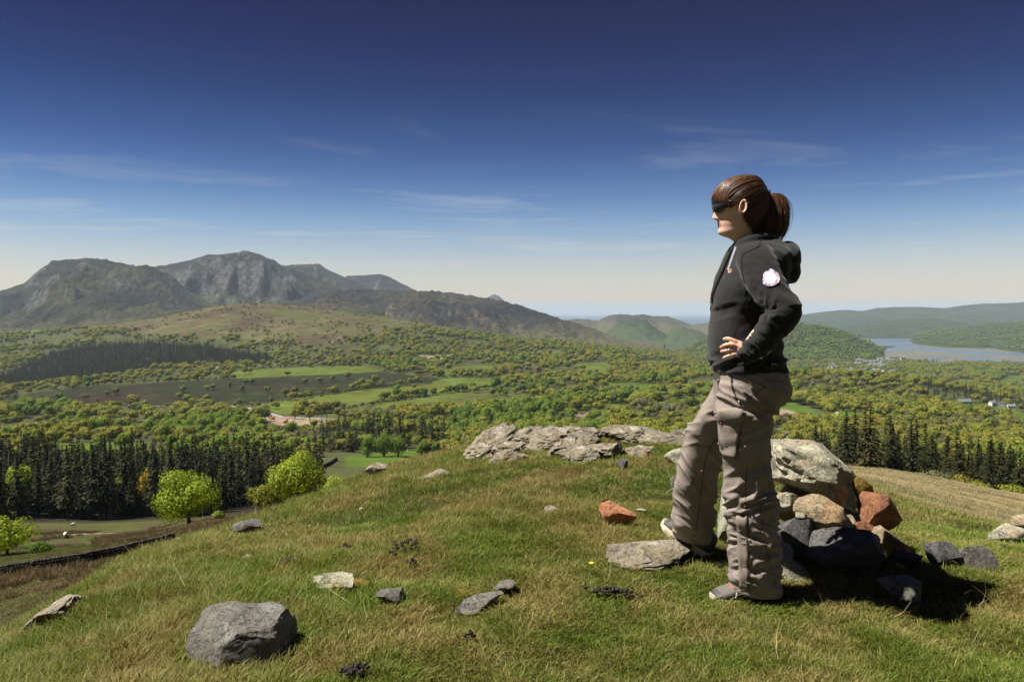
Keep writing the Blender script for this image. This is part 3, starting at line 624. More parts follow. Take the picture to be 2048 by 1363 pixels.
# the trees that show largest stand alone; a tree whose crown is buried among nearer ones goes with the mass
chosen = np.zeros(nT, bool); order = np.argsort(-appar); cnt = 0; used = []
for i in order:
    if cnt >= 270 or appar[i] <= 0: break
    if kind[i] == 3: continue
    if used:
        U = np.array(used); w = 9000 / Yc[i] * size[i]
        if np.any((np.abs(U[:, 0] - tp[0][i]) < w * .55) & (np.abs(U[:, 1] - tp[1][i]) < w * .45)): continue
    used.append((tp[0][i], tp[1][i])); chosen[i] = True; cnt += 1
mass = ~chosen
rot = np.zeros((nT, 3)); rot[:, 2] = RNG.uniform(0, 6.28, nT); s3 = np.stack([size * RNG.uniform(.9, 1.15, nT), size * RNG.uniform(.9, 1.15, nT), size * RNG.uniform(.85, 1.1, nT)], 1)
P3 = np.stack([X, Yc, Z - .3], 1)
def woods(name, sel, T, mats, **k):
    sel = np.nonzero(sel)[0]; scatter(name, P3[sel], rot[sel], s3[sel], RNG.integers(0, len(T), len(sel)), T, mats, **k)
woods('oak_woodland', mass & (kind == 0), OAK_T, [L_OAK], label='olive and yellow oak woods covering the valley floor and slopes', category='woodland')
woods('fresh_woodland', mass & (kind == 1), GRN_T, [L_GREEN], label='fresh green broadleaf woods on the valley floor', category='woodland')
woods('budding_woodland', mass & (kind == 2), TWG_T, [L_TWIG], label='brownish thin budding scrub woods between the green trees', category='woodland')
woods('spruce_plantation', mass & (kind == 3), SPR_T, [L_SPR], label='dark conifer plantations on the far valley side', category='plantation')
# dense small trees of the far plantation
nf = 9000; Yf = np.sqrt(RNG.uniform(1500.0**2, 2700.0**2, nf)); Xf = RNG.uniform(-.75, -.25, nf) * Yf; Zf = valley_z(Xf, Yf); pf = proj(Xf, Yf, Zf)
k_ = inside(SPRUCE_FAR, pf[0], pf[1]); Xf, Yf, Zf = Xf[k_], Yf[k_], Zf[k_]; nf = len(Xf); sf = RNG.uniform(.75, 1.1, nf)
scatter('far_plantation', np.stack([Xf, Yf, Zf], 1), np.stack([0 * Xf, 0 * Xf, RNG.uniform(0, 6.28, nf)], 1), np.stack([sf, sf, sf], 1), RNG.integers(0, 4, nf), SPR_T, [L_SPR], label='large dark spruce plantation below the moorland hill', category='plantation')

for hk, (me_, cnt_, zlo) in enumerate([(RIDGES[-2], 9000, -235), (RIDGES[-3], 7000, -240)]):
    hv = me_[RNG.integers(0, len(me_), cnt_)] + RNG.normal(size=(cnt_, 3)) * np.array([14, 14, 0]); hv = hv[(hv[:, 2] > zlo) & (fbm(hv[:, 0] / 260, hv[:, 1] / 260, seed=97) > -.28)]; hn = len(hv); hs_ = RNG.uniform(1.0, 1.9, hn) * (1 + .25 * hk)
    scatter('hill_woodland', hv - np.array([0, 0, 1.5]), np.stack([0 * hs_, 0 * hs_, RNG.uniform(0, 6.28, hn)], 1), np.stack([hs_] * 3, 1), RNG.integers(0, 5, hn), OAK_T, [L_GREEN], label=['mixed woods cloaking the rounded hill beside the far town', 'mixed woods cloaking the slopes along the estuary'][hk], category='woodland')
# ---- single broadleaf trees
OAK_C = [crown_geo(5.2, 4.3, 2200, .9, 200 + i, 14, lobe_r=.42) for i in range(3)]; GRN_C = [crown_geo(4.6, 4.8, 2200, .85, 220 + i, 14, lobe_r=.42) for i in range(3)]; TWG_C = [crown_geo(4.0, 4.4, 950, .85, 240 + i, 12, lobe_r=.4) for i in range(2)]
def to_mesh(name, T, mat):
    v, f, mi, t = T; me = mesh_np(name, v, np.array(f), [mat]); add_attr(me, 'tint', 'FLOAT', t); return me
CM = {0: [to_mesh('oak_crown', t, L_OAK) for t in OAK_C], 1: [to_mesh('broadleaf_crown', t, L_GREEN) for t in GRN_C], 2: [to_mesh('budding_crown', t, L_TWIG) for t in TWG_C]}
TM = [trunk_geo(6.2, .32, 260 + i).mesh('trunk', [BARK], True) for i in range(3)]
NAMES = {0: 'oak_tree', 1: 'broadleaf_tree', 2: 'budding_tree'}
MARKS = [(90, 817, 'near the white van on the pale road'), (280, 812, 'near the red lorry on the valley road'), (130, 858, 'beside the narrow bright meadow beyond the spruces'), (180, 890, 'by the pasture just beyond the spruce tops'), (400, 880, 'in scrub behind the spruce tops'), (570, 850, 'below the bare earth of the road works'), (560, 890, 'in scrub above the large bright beech'), (640, 900, 'near the short field wall'), (770, 910, 'by the small bright pasture'), (760, 860, 'among the tall firs'), (880, 880, 'below the slanting crag'), (960, 840, 'below the hedged green fields'), (1060, 830, 'beyond the knobbly crest rocks'), (1200, 840, 'around the small site with parked cars'), (1330, 830, 'beyond the long low rock ridge'), (1400, 840, 'beyond the front knee of the walker'), (1600, 840, 'beside the orange excavator in the field edge'), (1700, 850, 'beside the winding farm track'), (1690, 880, 'beyond the cairn boulder'), (1800, 880, 'beyond the conifer belt, over the rust-red block'), (1850, 840, 'in the middle of the eastern woods'), (1940, 840, 'below the long grey barn'), (2010, 840, 'below the slate roofed farm'), (1940, 900, 'over the conifers at the pale pasture'), (2040, 900, 'over the conifers beyond the flat pale stone')]
def zone(i):
    if isS[i]: return 'standing alone by ' + min([(100, 790, 'the west end of the dark rushy pasture'), (230, 780, 'the middle of the dark rushy pasture'), (430, 780, 'the east end of the dark rushy pasture'), (470, 748, 'the far green strip field'), (560, 840, 'the curving road and bare earth'), (660, 765, 'the long hedge above the hedged fields'), (1000, 790, 'the corner of the hedged fields'), (1300, 780, 'the meadows beyond the long low ridge')], key=lambda q: (q[0] - PXt[i])**2 + 9 * (q[1] - PYt[i])**2)[2]
    if not isH[i]: return min(MARKS, key=lambda q: (q[0] - PXt[i])**2 + 4 * (q[1] - PYt[i])**2)[2]
    x, y = PXt[i], Yc[i]
    if isH[i]: return 'in a hedge line along the valley fields'
    if inside(FIELDS[1][0], np.array([x]), np.array([PYt[i]]))[0]: return 'standing alone on the dark rushy pasture'
    if x > 1560: return 'in the woods behind the cairn and the dark conifer belt'
    if x < 640: return 'beyond the dark spruce forest below the stone wall'
    if x < 1000: return 'by the small bright pasture below the rocky outcrop'
    return 'in the woods straight beyond the rocky outcrop'
LOOK = {0: 'olive round oak', 1: 'fresh green tree', 2: 'brownish budding tree'}
for i in np.nonzero(chosen)[0]:
    z = zone(i); o = empty(NAMES[kind[i]], (X[i], Yc[i], Z[i] - .3), label=f'{"small" if size[i] < .72 else "large" if size[i] > 1.05 else "middling"} {LOOK[kind[i]]} {z}', category='tree', group=f'{NAMES[kind[i]].replace("_", " ")}s {z}')
    o.scale = s3[i]; o.rotation_euler = rot[i]
    c = obj('crown', random.choice(CM[kind[i]]), o); c.location = (0, 0, 5.6 if kind[i] != 2 else 5.0); obj('trunk', random.choice(TM), o)

# ---- spruce forest below the wall, and the conifer belt beyond the east pasture
SPM = []
for i in range(5):
    v, f, mi, t = spruce_geo(19, 3.9, 300 + i, 28, 12, 5, .06 if i < 3 else .22, 1.0); me = mesh_np('needles', v, np.array(f), [L_SPR]); add_attr(me, 'tint', 'FLOAT', t); SPM.append(me)
def sp_trunk(seed):
    rng = np.random.default_rng(seed); s = Shape().tube([(0, 0, -1), (0, 0, 1), (.05, 0, 9), (0, 0, 18.6)], [.27, .22, .15, .03], 6)
    for k in range(26):
        a = rng.uniform(0, 6.28); z = rng.uniform(1.2, 8); L = rng.uniform(.6, 1.6); s.tube([(0, 0, z), (math.cos(a) * L, math.sin(a) * L, z - .25 * L)], [.035, .012], 3, cap=False)
    return s.mesh('trunk', [BARKP], True)
STM = [sp_trunk(i) for i in range(3)]
cand = []
for k in range(2600):
    Yk = math.sqrt(random.uniform(232.0**2, 345.0**2)); pxk = random.uniform(-260, 640)
    lim = 232 + 7 * math.sin(pxk * .03) + (pxk - 380) * .25 * (pxk > 380)
    if Yk < lim: continue
    xk = (pxk - 1024) / F * Yk
    if pxk > 560 and random.random() < .5: continue
    if all((xk - a)**2 + (Yk - b)**2 > 3.3**2 for a, b, _ in cand): cand.append((xk, Yk, 'w'))
for k in range(700):
    pxk = random.uniform(1590, 2160); Yk = random.uniform(165, 250) if pxk > 1700 else random.uniform(200, 260); xk = (pxk - 1024) / F * Yk
    if all((xk - a)**2 + (Yk - b)**2 > 3.6**2 for a, b, _ in cand): cand.append((xk, Yk, 'e'))
sx = np.array([c[0] for c in cand]); sy = np.array([c[1] for c in cand]); se = np.array([c[2] == 'e' for c in cand]); sz_ = valley_z(sx, sy)
ss = np.clip(RNG.normal(.95, .19, len(sx)), .5, 1.35) * np.where(se, .66, 1.0)
pt = proj(sx, sy, sz_ + 18 * ss); vis = ~hidden(pt[0], pt[1], sy) & (pt[0] > -12) & (pt[0] < 2060)
ordr = np.argsort(sy + np.where(vis, 0, 1e4) + np.where(se, -60, 0)); single = np.zeros(len(sx), bool)
single[[i for i in ordr if vis[i]][:285]] = True
def near_of(i, marks): return min(marks, key=lambda q: abs(q[0] - pt[0][i]))[1]
def sp_label(i):
    s_ = ss[i] / (.66 if se[i] else 1); h_ = 'very tall' if s_ > 1.15 else 'tall' if s_ > .97 else 'middling' if s_ > .8 else 'short'
    if se[i]: return f"{h_} dark conifer of the {'front' if sy[i] < 195 else 'rear'} pasture belt, {near_of(i, [(1620, 'beyond the boulder'), (1700, 'beyond the boulder corner'), (1760, 'beyond the rust block'), (1830, 'past the rust block'), (1900, 'beyond the dark upright stone'), (1960, 'beyond the grey humped stone'), (2030, 'beyond the flat pale stone')])}"
    return f"{h_} dark spruce {'at the front edge' if sy[i] < 246 else 'inside'} of the forest, {near_of(i, [(38, 'round the bright green crown'), (110, 'beside the bright green crown'), (180, 'above the earth track'), (246, 'beside the bronze tree'), (300, 'beside the golden tree'), (376, 'behind the bushy beech'), (450, 'between the two beeches'), (530, 'behind the olive hawthorn'), (600, 'behind the largest beech')])}"
for i in np.nonzero(single)[0]:
    o = empty('spruce_tree', (sx[i], sy[i], sz_[i] - .2), category='tree', label=sp_label(i), group='conifers below the pale pasture' if se[i] else 'spruces of the forest below the stone wall')
    o.scale = (ss[i] * (1.4 if se[i] else 1),) * 2 + (ss[i],); o.rotation_euler = (random.gauss(0, .015), random.gauss(0, .015), random.uniform(0, 6.28))
    obj('crown', random.choice(SPM[3:] if (sy[i] < 244 and not se[i]) else SPM[:3]), o); obj('trunk', random.choice(STM), o)
r_ = ~single
if r_.any():
    T = [spruce_geo(19, 3.9, 320 + i, 24, 9, 4, .08, 1.25) for i in range(3)]; k = np.nonzero(r_)[0]
    scatter('spruce_forest', np.stack([sx[k], sy[k], sz_[k] - .2], 1), np.stack([0 * sx[k], 0 * sx[k], RNG.uniform(0, 6.28, len(k))], 1), np.stack([ss[k]] * 3, 1), RNG.integers(0, 3, len(k)), T, [L_SPR], label='rear depth of the dark spruce forest below the stone wall', category='forest')

# ---- the bright beeches on the near hillside, and the golden trees among the spruces
def single_tree(name, label, px, py, Y, w, h, mat, seed, n=5200, leaf=.42, lobes=22, flat=.85, bark=BARK, tr=.32, zoff=None):
    g = at(px, py, Y); zg = gz(g.x, Y) if zoff is None else g.z; o = empty(name, (g.x, Y, zg), label=label, category='tree')
    v, f, mi, t = crown_geo(w / 2, h * .50, n, leaf, seed, lobes, 1.0, .36, low=-.9); me = mesh_np('crown', v, np.array(f), [mat]); add_attr(me, 'tint', 'FLOAT', t)
    c = kid('crown', me, o); c.location = (0, 0, h * .46)
    kid('trunk', trunk_geo(h * .75, h * tr * .1, seed, 8, .45, 8).mesh('trunk', [bark], True), o); return o
single_tree('beech_tree', 'bright yellow-green bushy beech standing on pasture before the spruces', 378, 1058, 128, 12.2, 10.0, L_BEECH, 401, 9000, .36, 24)
single_tree('beech_tree', 'largest bright yellow-green beech with broad dome crown behind the knoll edge', 594, 1006, 128, 11.2, 10.2, L_BEECH, 402, 8500, .36, 26)
single_tree('hawthorn_tree', 'duller olive-yellow small tree crowding the large bright beech', 530, 1016, 126, 6.2, 6.0, L_OAK, 403, 3000, .34, 14)
single_tree('beech_tree', 'bright green tree top peeping over the knoll crest', 668, 985, 118, 5.4, 4.6, L_BEECH, 404, 2400, .36, 14)
single_tree('hawthorn_tree', 'pale green hawthorn bush beyond the stone wall and the grassy track', 14, 1098, 88, 7.2, 4.6, L_BEECH, 405, 5000, .26, 18)
single_tree('hawthorn_tree', 'low grey-green bush beside the hawthorn beyond the stone wall', 80, 1100, 86, 3.4, 1.7, L_GREEN, 406, 1400, .22, 12)
single_tree('elder_bush', 'small green elder bush at the foot of the bushy beech', 436, 1046, 124, 3.2, 2.2, L_GREEN, 407, 1200, .3, 10)
single_tree('golden_tree', 'golden-yellow leafing tree top among the dark spruces', 290, 1035, 243, 7.5, 16.5, L_GOLD, 408, 1500, .7, 12)
single_tree('golden_tree', 'bronze leafing tree top among the dark spruces', 246, 1035, 246, 8.0, 16.2, L_OAK, 409, 1500, .7, 12)
single_tree('beech_tree', 'bright green tree crown rising among the spruces above the hawthorn', 38, 1035, 243, 11, 18.8, L_BEECH, 410, 2000, .75, 14)
for k, (px, py, w, h) in enumerate([(735, 905, 11, 15), (768, 905, 14, 16.5), (796, 902, 12, 15.5), (846, 900, 9.5, 12), (940, 900, 12, 11), (905, 905, 11, 9)]):
    single_tree('lime_tree', ['rounded bright green tree at the edge of the small bright pasture', 'bright green bushy tree just below the rocky outcrop'][k > 3], px, py, 470 if k < 4 else 330, w, h, L_GREEN, 420 + k, 2600, .75, 16)['group'] = ['round trees by the small pasture', 'green trees below the outcrop'][k > 3]
for k, (px, py, Y, h) in enumerate([(800, 880, 560, 26), (778, 885, 560, 24), (845, 872, 560, 27), (760, 888, 545, 20), (700, 893, 520, 19)]):
    g = at(px, py, Y); o = empty('fir_tree', (g.x, Y, gz(g.x, Y)), label='tall dark fir rising over the green trees beside the small bright pasture', category='tree', group='tall firs on the valley floor'); o.scale = (h / 19 * 1.5, h / 19 * 1.5, h / 19); o.rotation_euler = (0, 0, k * 1.3)
    obj('crown', SPM[k % 3], o); obj('trunk', STM[k % 3], o)

for k, (px, py, Y, w, h, mt, lb) in enumerate([(1868, 950, 140, 8, 3.4, L_TWIG, 'bare twiggy thorn bush at the edge of the pale pasture'), (1835, 945, 142, 6, 2.6, L_TWIG, 'smaller twiggy thorn bush beside the pasture edge'), (1930, 962, 140, 6, 3.6, L_OAK, 'olive green bush before the conifer belt'), (1968, 972, 138, 4.5, 2.8, L_OAK, 'small olive bush before the conifer belt'), (2025, 990, 132, 5.5, 3.2, L_OAK, 'yellowish bush at the end of the conifer belt')]):
    single_tree('bush', lb, px, py, Y, w, h, mt, 450 + k, 1500, .34, 12)
# ================================================================ things on the hillside and in the valley
# --- dry stone wall below the knoll
STONE = [plain('wall_stone', (.06, .057, .052), .95, .1, .4, 9, .8), plain('wall_stone_dark', (.038, .036, .033), .95, .1, .4, 9, .8)]
def wall(name, label, line, h, w, Ys, seed, stone=.28):
    pts = [at(px, py, Y) for (px, py), Y in zip(line, Ys)]; rng = np.random.default_rng(seed); V = []; Fc = []; MI = []
    c0 = pts[0]; L = 0
    cube = np.array([[x, y, z] for z in (-1, 1) for y in (-1, 1) for x in (-1, 1)], float); CF = np.array([(0, 2, 3, 1), (4, 5, 7, 6), (0, 1, 5, 4), (2, 6, 7, 3), (1, 3, 7, 5), (0, 4, 6, 2)]); k = 0
    for a, b in zip(pts[:-1], pts[1:]):
        d = b - a; d.z = 0; L = d.length; d.normalize(); nrm = Vector((-d.y, d.x, 0)); rows = int(h / (stone * .62))
        for r in range(rows + 1):
            t = rng.uniform(0, stone)
            while t < L:
                sl = stone * rng.uniform(.7, 1.5) * (1.0 if r < rows else .8); x = a.x + d.x * (t + sl / 2); y = a.y + d.y * (t + sl / 2); z = gz(x, y) - .1 + (r + .5) * stone * .62
                wd = w * (1 - .35 * r / rows) * (1 if r < rows else .75); hh = stone * .31 * (1 if r < rows else rng.uniform(1.0, 1.7))
                v = cube * np.array([sl / 2 * .97, wd / 2 * rng.uniform(.88, 1.08), hh * rng.uniform(.9, 1.1)]) * rng.uniform(.85, 1.1, (8, 1))
                v = v[:, :1] * np.array(d)[None] + v[:, 1:2] * np.array(nrm)[None] + v[:, 2:] * np.array([[0, 0, 1.0]]) + np.array([x, y, z]); V.append(v); Fc.append(CF + k); MI += [int(rng.random() < .45)] * 6; k += 8; t += sl
    V = np.concatenate(V); o = empty(name, pts[0], label=label, category='wall'); V -= np.array(pts[0])
    kid('stones', mesh_np('stones', V, np.concatenate(Fc), STONE, MI), o, kind='stuff'); return o
wall('dry_stone_wall', 'long dark dry stone wall crossing the slope below the knoll', [(-220, 1182), (-60, 1160), (60, 1140), (160, 1126), (250, 1110), (345, 1094)], .92, .6, [58, 60, 62, 64, 67, 73], 5, .22)
wall('dry_stone_wall', 'short dark field wall beside the small bright pasture', [(646, 935), (660, 925), (674, 917)], 1.6, .8, [405, 420, 440], 6, .6)

# --- brown rushes on the slope
m = M('rush'); t = m.attr('tint', 'Fac'); r = m.rand(); MAT_RUSH = m.leaf(m.mix(t, m.mix(r, (.085, .045, .022), (.12, .085, .035)), m.mix(r, (.19, .12, .06), (.15, .135, .05))), .2)
def tuft_geo(nb, h, rad, wid, seed, lean=.5, seg=2):
    rng = np.random.default_rng(seed); V = []; Fc = []; T = []; k = 0
    for b in range(nb):
        a = rng.uniform(0, 6.283); r0 = rad * math.sqrt(rng.random()); p = np.array([math.cos(a) * r0, math.sin(a) * r0, -.12 * h]); a2 = a + rng.normal() * .9
        H = h * rng.uniform(.45, 1.1); ln = lean * rng.uniform(.2, 1.3) * H; sd = np.array([-math.sin(a2), math.cos(a2), 0]); tt = rng.random(); w0 = wid * rng.uniform(.6, 1.2)
        fr = rng.uniform(0, 6.28); sd = np.array([math.cos(fr), math.sin(fr), 0])
        for s in range(seg + 1):
            u = s / seg; c = p + np.array([math.cos(a2) * ln * u * u, math.sin(a2) * ln * u * u, H * (u - .18 * u * u)]); w = w0 * (1 - u)**.7
            if s < seg: V += [c - sd * w / 2, c + sd * w / 2]; T += [tt, tt]
            else: V += [c]; T += [tt]
        for s in range(seg - 1): Fc.append([k + 2 * s, k + 2 * s + 1, k + 2 * s + 3, k + 2 * s + 2])
        Fc.append([k + 2 * seg - 2, k + 2 * seg - 1, k + 2 * seg]); k += 2 * seg + 1
    return np.array(V), Fc, [0] * len(Fc), T
n = 26000; yy = np.sqrt(RNG.uniform(14.0**2, 150.0**2, n)); xx = RNG.uniform(-.72, -.2, n) * yy; zz = valley_z(xx, yy); pp = proj(xx, yy, zz)
dn = fbm(xx / 6, yy / 6, seed=61) + .5 * fbm(xx / 20, yy / 20, seed=62)
near_wall = (yy > 44) & (yy < 62) & (pp[0] < 430); band = (pp[0] > 190) & (yy > 62) & (yy < 120); keep = ((dn > .32) & (yy > 24)) | (near_wall & (dn > -.25)) | (band & (dn > -.12)) | ((pp[0] > 380) & (yy > 40) & (dn > -.15))
keep &= RNG.uniform(size=n) < .55; xx, yy, zz = xx[keep], yy[keep], zz[keep]; n = len(xx); s_ = RNG.uniform(.5, 1.25, n)
scatter('rushes', np.stack([xx, yy, zz], 1), np.stack([0 * xx, 0 * xx, RNG.uniform(0, 6.28, n)], 1), np.stack([s_, s_, s_], 1), RNG.integers(0, 3, n), [tuft_geo(46, .75, .38, .035, 70 + i, .55) for i in range(3)], [MAT_RUSH], label='brown rush and bracken clumps on the slope round the stone wall', category='rushes')
m = M('pale_grass'); t = m.attr('tint', 'Fac'); MAT_PALE = m.leaf(m.mix(t, (.24, .19, .09), (.38, .32, .17)), .25)
n = 24000; yy = np.sqrt(RNG.uniform(9.0**2, 120.0**2, n)); xx = RNG.uniform(.34, .72, n) * yy; zz = ground_z(xx, yy); kk = (fbm(xx / 5, yy / 5, seed=66) > -.15); xx, yy, zz = xx[kk], yy[kk], zz[kk]; n = len(xx); s_ = RNG.uniform(.5, 1.2, n) * np.clip(yy / 50, .45, 1)
scatter('pale_grass', np.stack([xx, yy, zz], 1), np.stack([0 * xx, 0 * xx, RNG.uniform(0, 6.28, n)], 1), np.stack([s_, s_, s_], 1), RNG.integers(0, 3, n), [tuft_geo(26, .26, .32, .022, 75 + i, .8) for i in range(3)], [MAT_PALE], label='dry pale grass on the eastern shoulder beyond the cairn', category='grass')

m = M('slope_grass'); t = m.attr('tint', 'Fac'); zn_ = m.noise(.09, 4, .6); MAT_SLOPE = m.leaf(m.mix(m.remap(zn_, .4, .62), m.mix(t, (.07, .095, .018), (.13, .15, .03)), m.mix(t, (.12, .09, .035), (.20, .155, .07))), .25)
n = 30000; yy = np.sqrt(RNG.uniform(7.0**2, 95.0**2, n)); xx = RNG.uniform(-.74, -.05, n) * yy; zz = ground_z(xx, yy); s_ = RNG.uniform(.5, 1.3, n) * np.clip(yy / 40, .35, 1)
scatter('slope_grass', np.stack([xx, yy, zz - .01], 1), np.stack([0 * xx, 0 * xx, RNG.uniform(0, 6.28, n)], 1), np.stack([s_, s_, s_], 1), RNG.integers(0, 3, n), [tuft_geo(24, .20, .34, .02, 78 + i, .9) for i in range(3)], [MAT_SLOPE], label='tussocky green and brown grass on the slope falling to the stone wall', category='grass')
# --- road, tracks, building site
def ribbon(name, line, width, mat, ymin=250, lift=.25, **props):
    P = [];
    for (a, b), (c, e) in zip(line[:-1], line[1:]):
        for t in np.linspace(0, 1, 14)[:-1]: P.append(drop(a + (c - a) * t, b + (e - b) * t, ymin))
    P.append(drop(*line[-1], ymin)); P = np.array(P); k = np.ones(5) / 5
    for ax in (0, 1): P[:, ax] = np.convolve(np.pad(P[:, ax], 2, 'edge'), k, 'valid')
    T = np.gradient(P, axis=0); N = np.stack([-T[:, 1], T[:, 0], 0 * T[:, 0]], 1); N /= np.linalg.norm(N, axis=1)[:, None]
    L, R = P - N * width / 2, P + N * width / 2
    for q in (L, R): q[:, 2] = ground_z(q[:, 0], q[:, 1]) + lift
    v = np.stack([L, R], 1).reshape(-1, 3); return obj(name, mesh_np(name, v, grid_faces(len(P), 2), [mat], smooth=True), kind='structure', **props)
M_ROAD = plain('road_grey', (.24, .24, .24), .9, .2, .1, .3); M_TRACK = plain('track_earth', (.30, .25, .17), .95, .1, .25, .2)
ribbon('road', [(-60, 815), (90, 817), (250, 812), (330, 811), (440, 811), (490, 814), (530, 824), (565, 834), (620, 836), (700, 838)], 7, M_ROAD, 600, label='pale new road curving along the valley floor')
ribbon('path', [(60, 1078), (130, 1070), (180, 1067), (245, 1066)], 1.3, M_TRACK, 66, .04, label='worn earth track over the pasture beyond the stone wall')
ribbon('track', [(1682, 806), (1668, 818), (1680, 836), (1700, 850)], 4.5, M_TRACK, 500, .5, label='pale farm track winding down from the white farmhouse')
ribbon('track', [(1972, 812), (1985, 820), (2010, 824)], 5, M_TRACK, 500, .5, label='pale farm lane beside the slate roofed farm')

# --- houses
WHITE = plain('whitewash', (.62, .60, .56), .9, .2, .06, .3); GREYW = plain('grey_stone_wall', (.24, .23, .21), .9, .2, .2, .8); SLATE = plain('slate', (.15, .155, .17), .7, .3, .2, .8); GLASSD = plain('window_glass', (.03, .035, .045), .15, .6, .1); DOOR = plain('door_paint', (.10, .06, .04), .6, .3)
def house_meshes(L, W, H, R, key):
    s = Shape().box((0, 0, H / 2 - .5), (L, W, H + 1)); s.prism([(-W / 2, H), (W / 2, H), (0, H + R - .15)], -L / 2, L / 2)
    v = s.v[-1].copy(); s.v[-1] = np.stack([v[:, 1], v[:, 0], v[:, 2]], 1)
    r = Shape(); e = .35
    for sg in (-1, 1):
        p = [(sg * (W / 2 + e), H - R * e * 2 / W), (0, H + R), (0, H + R + .22), (sg * (W / 2 + e), H + .22 - R * e * 2 / W)]
        r.prism(p, -L / 2 - e, L / 2 + e); v = r.v[-1].copy(); r.v[-1] = np.stack([v[:, 1], v[:, 0], v[:, 2]], 1)
    c = Shape().box((L / 2 - .6, 0, H + R + .3), (.8, .7, 1.7)); w = []
    for x in (-L * .3, 0, L * .3):
        for z in ((1.3, H - 1.0) if H > 4 else (1.4,)): w.append((x, z))
    return s, r, c, w
HM = {}
for key, (L, W, H, R, wm) in {'cottage': (10, 6.5, 4.6, 2.8, WHITE), 'terrace': (22, 8, 5.6, 3.2, WHITE), 'barn': (18, 8, 4.2, 3.2, GREYW), 'villa': (11, 9, 5.6, 3.6, GREYW)}.items():
    s, r, c, w = house_meshes(L, W, H, R, key)
    win = Shape().box((0, 0, 0), (1.1, .18, 1.25)).mesh('window', [GLASSD]); dr = Shape().box((0, 0, 0), (1.1, .18, 2.1)).mesh('door', [DOOR])
    HM[key] = (s.mesh('walls', [wm]), r.mesh('roof', [SLATE]), c.mesh('chimney', [wm]), win, dr, w, W)
def house(key, p, rz, sc_=1.0, detail=False, **props):
    o = empty('house' if key != 'barn' else 'barn', p, category='house' if key != 'barn' else 'barn', **props); o.rotation_euler = (0, 0, rz); o.scale = (sc_,) * 3
    wl, rf, ch, win, dr, ws, W = HM[key]; obj('walls', wl, o); r = obj('roof', rf, o); obj('chimney', ch, r)
    if detail:
        for x, z in ws:
            q = obj('window', win, o); q.location = (x, -W / 2 - .02, z)
        q = obj('door', dr, o); q.location = (ws[0][0] + 1.8, -W / 2 - .02, 1.05)
    return o
k = 0; tp_ = []
while len(tp_) < 84 and k < 4000:
    k += 1; px = random.uniform(1655, 1870); py = random.uniform(704, 756)
    if not (inside(TOWN, np.array([px]), np.array([py]))[0] or (random.random() < .06)): continue
    p = drop(px, py, 2300)
    if p.y < 2600 or p.y > 4400 or any((p - q).length < 17 for q in tp_): continue
    tp_.append(p); key = random.choice(['cottage', 'cottage', 'cottage', 'terrace', 'villa'])
    house(key, p, random.gauss(.3, .5), 1.5, False, label={'cottage': 'small white slate-roofed house in the far valley town', 'terrace': 'long pale slate-roofed terrace in the far valley town', 'villa': 'square grey slate-roofed house in the far valley town'}[key], group='houses of the far town')
for px, py, key, rz, lb, dist in [(1985, 811, 'cottage', .4, 'white farmhouse beside the lane at the edge of the eastern fields', 500), (2003, 816, 'villa', 1.0, 'slate roofed grey farmhouse at the end of the eastern lane', 500), (2022, 818, 'cottage', -.2, 'low white farm building beyond the slate roofed farmhouse', 500), (1928, 808, 'barn', .1, 'long grey barn standing alone in the eastern field', 500),
                                  (1678, 806, 'cottage', .2, 'white farmhouse at the head of the winding track', 500), (1690, 806, 'barn', -.3, 'grey barn beside the white farmhouse above the winding track', 500), (886, 726, 'villa', .2, 'grey farmhouse among trees above the hedged pastures', 900), (844, 716, 'cottage', .1, 'white cottage on the bare ground below the oak woods', 900), (1138, 728, 'villa', .5, 'grey house half hidden in trees beside the round hill field', 900), (438, 740, 'barn', -.1, 'low grey barn at the edge of the far pasture', 900), (1375, 733, 'cottage', .0, 'pale cottage among the woods before the walker', 900)]:
    house(key, drop(px, py, dist), rz, 1.1, True, label=lb)

# --- machines and vehicles on the road works
ORANGE = plain('machine_orange', (.55, .17, .03), .5, .4, .1, 2); DARKM = plain('machine_dark', (.03, .03, .03), .7, .3); VWHITE = plain('vehicle_white', (.7, .7, .7), .35, .5, .03); VRED = plain('vehicle_red', (.45, .05, .03), .35, .5, .03); VBLUE = plain('vehicle_blue', (.05, .07, .14), .35, .5, .03)
def excavator(p, rz, label):
    o = empty('excavator', p, label=label, category='excavator', group='orange excavators on the bare building site' ); o.rotation_euler = (0, 0, rz); o.scale = (1.35,) * 3
    s = Shape().box((-.3, 0, 1.75), (3.2, 2.5, 1.3), taper=.92); obj('body', s.mesh('body', [ORANGE]), o)
    obj('cab', Shape().box((1.0, .75, 2.6), (1.5, 1.0, 1.7), taper=.85).mesh('cab', [GLASSD]), o)
    for sg in (-1, 1): obj('track', Shape().prism([(-1.9, .35), (-1.6, .05), (1.6, .05), (1.9, .35), (1.9, .7), (1.5, 1.0), (-1.5, 1.0), (-1.9, .7)], sg * 1.1 - .3, sg * 1.1 + .3).mesh('track', [DARKM]), o)
    obj('boom', Shape().tube([(1.3, 0, 2.0), (3.2, 0, 4.6), (5.2, 0, 4.3)], [.32, .34, .22], 6).mesh('boom', [ORANGE]), o); a = obj('arm', Shape().tube([(5.2, 0, 4.4), (5.9, 0, 1.6)], [.24, .18], 6).mesh('arm', [ORANGE]), o)
    obj('bucket', Shape().prism([(5.4, 1.6), (6.3, 1.7), (6.4, .7), (5.8, .3), (5.2, .8)], -.5, .5).mesh('bucket', [DARKM]), a); return o
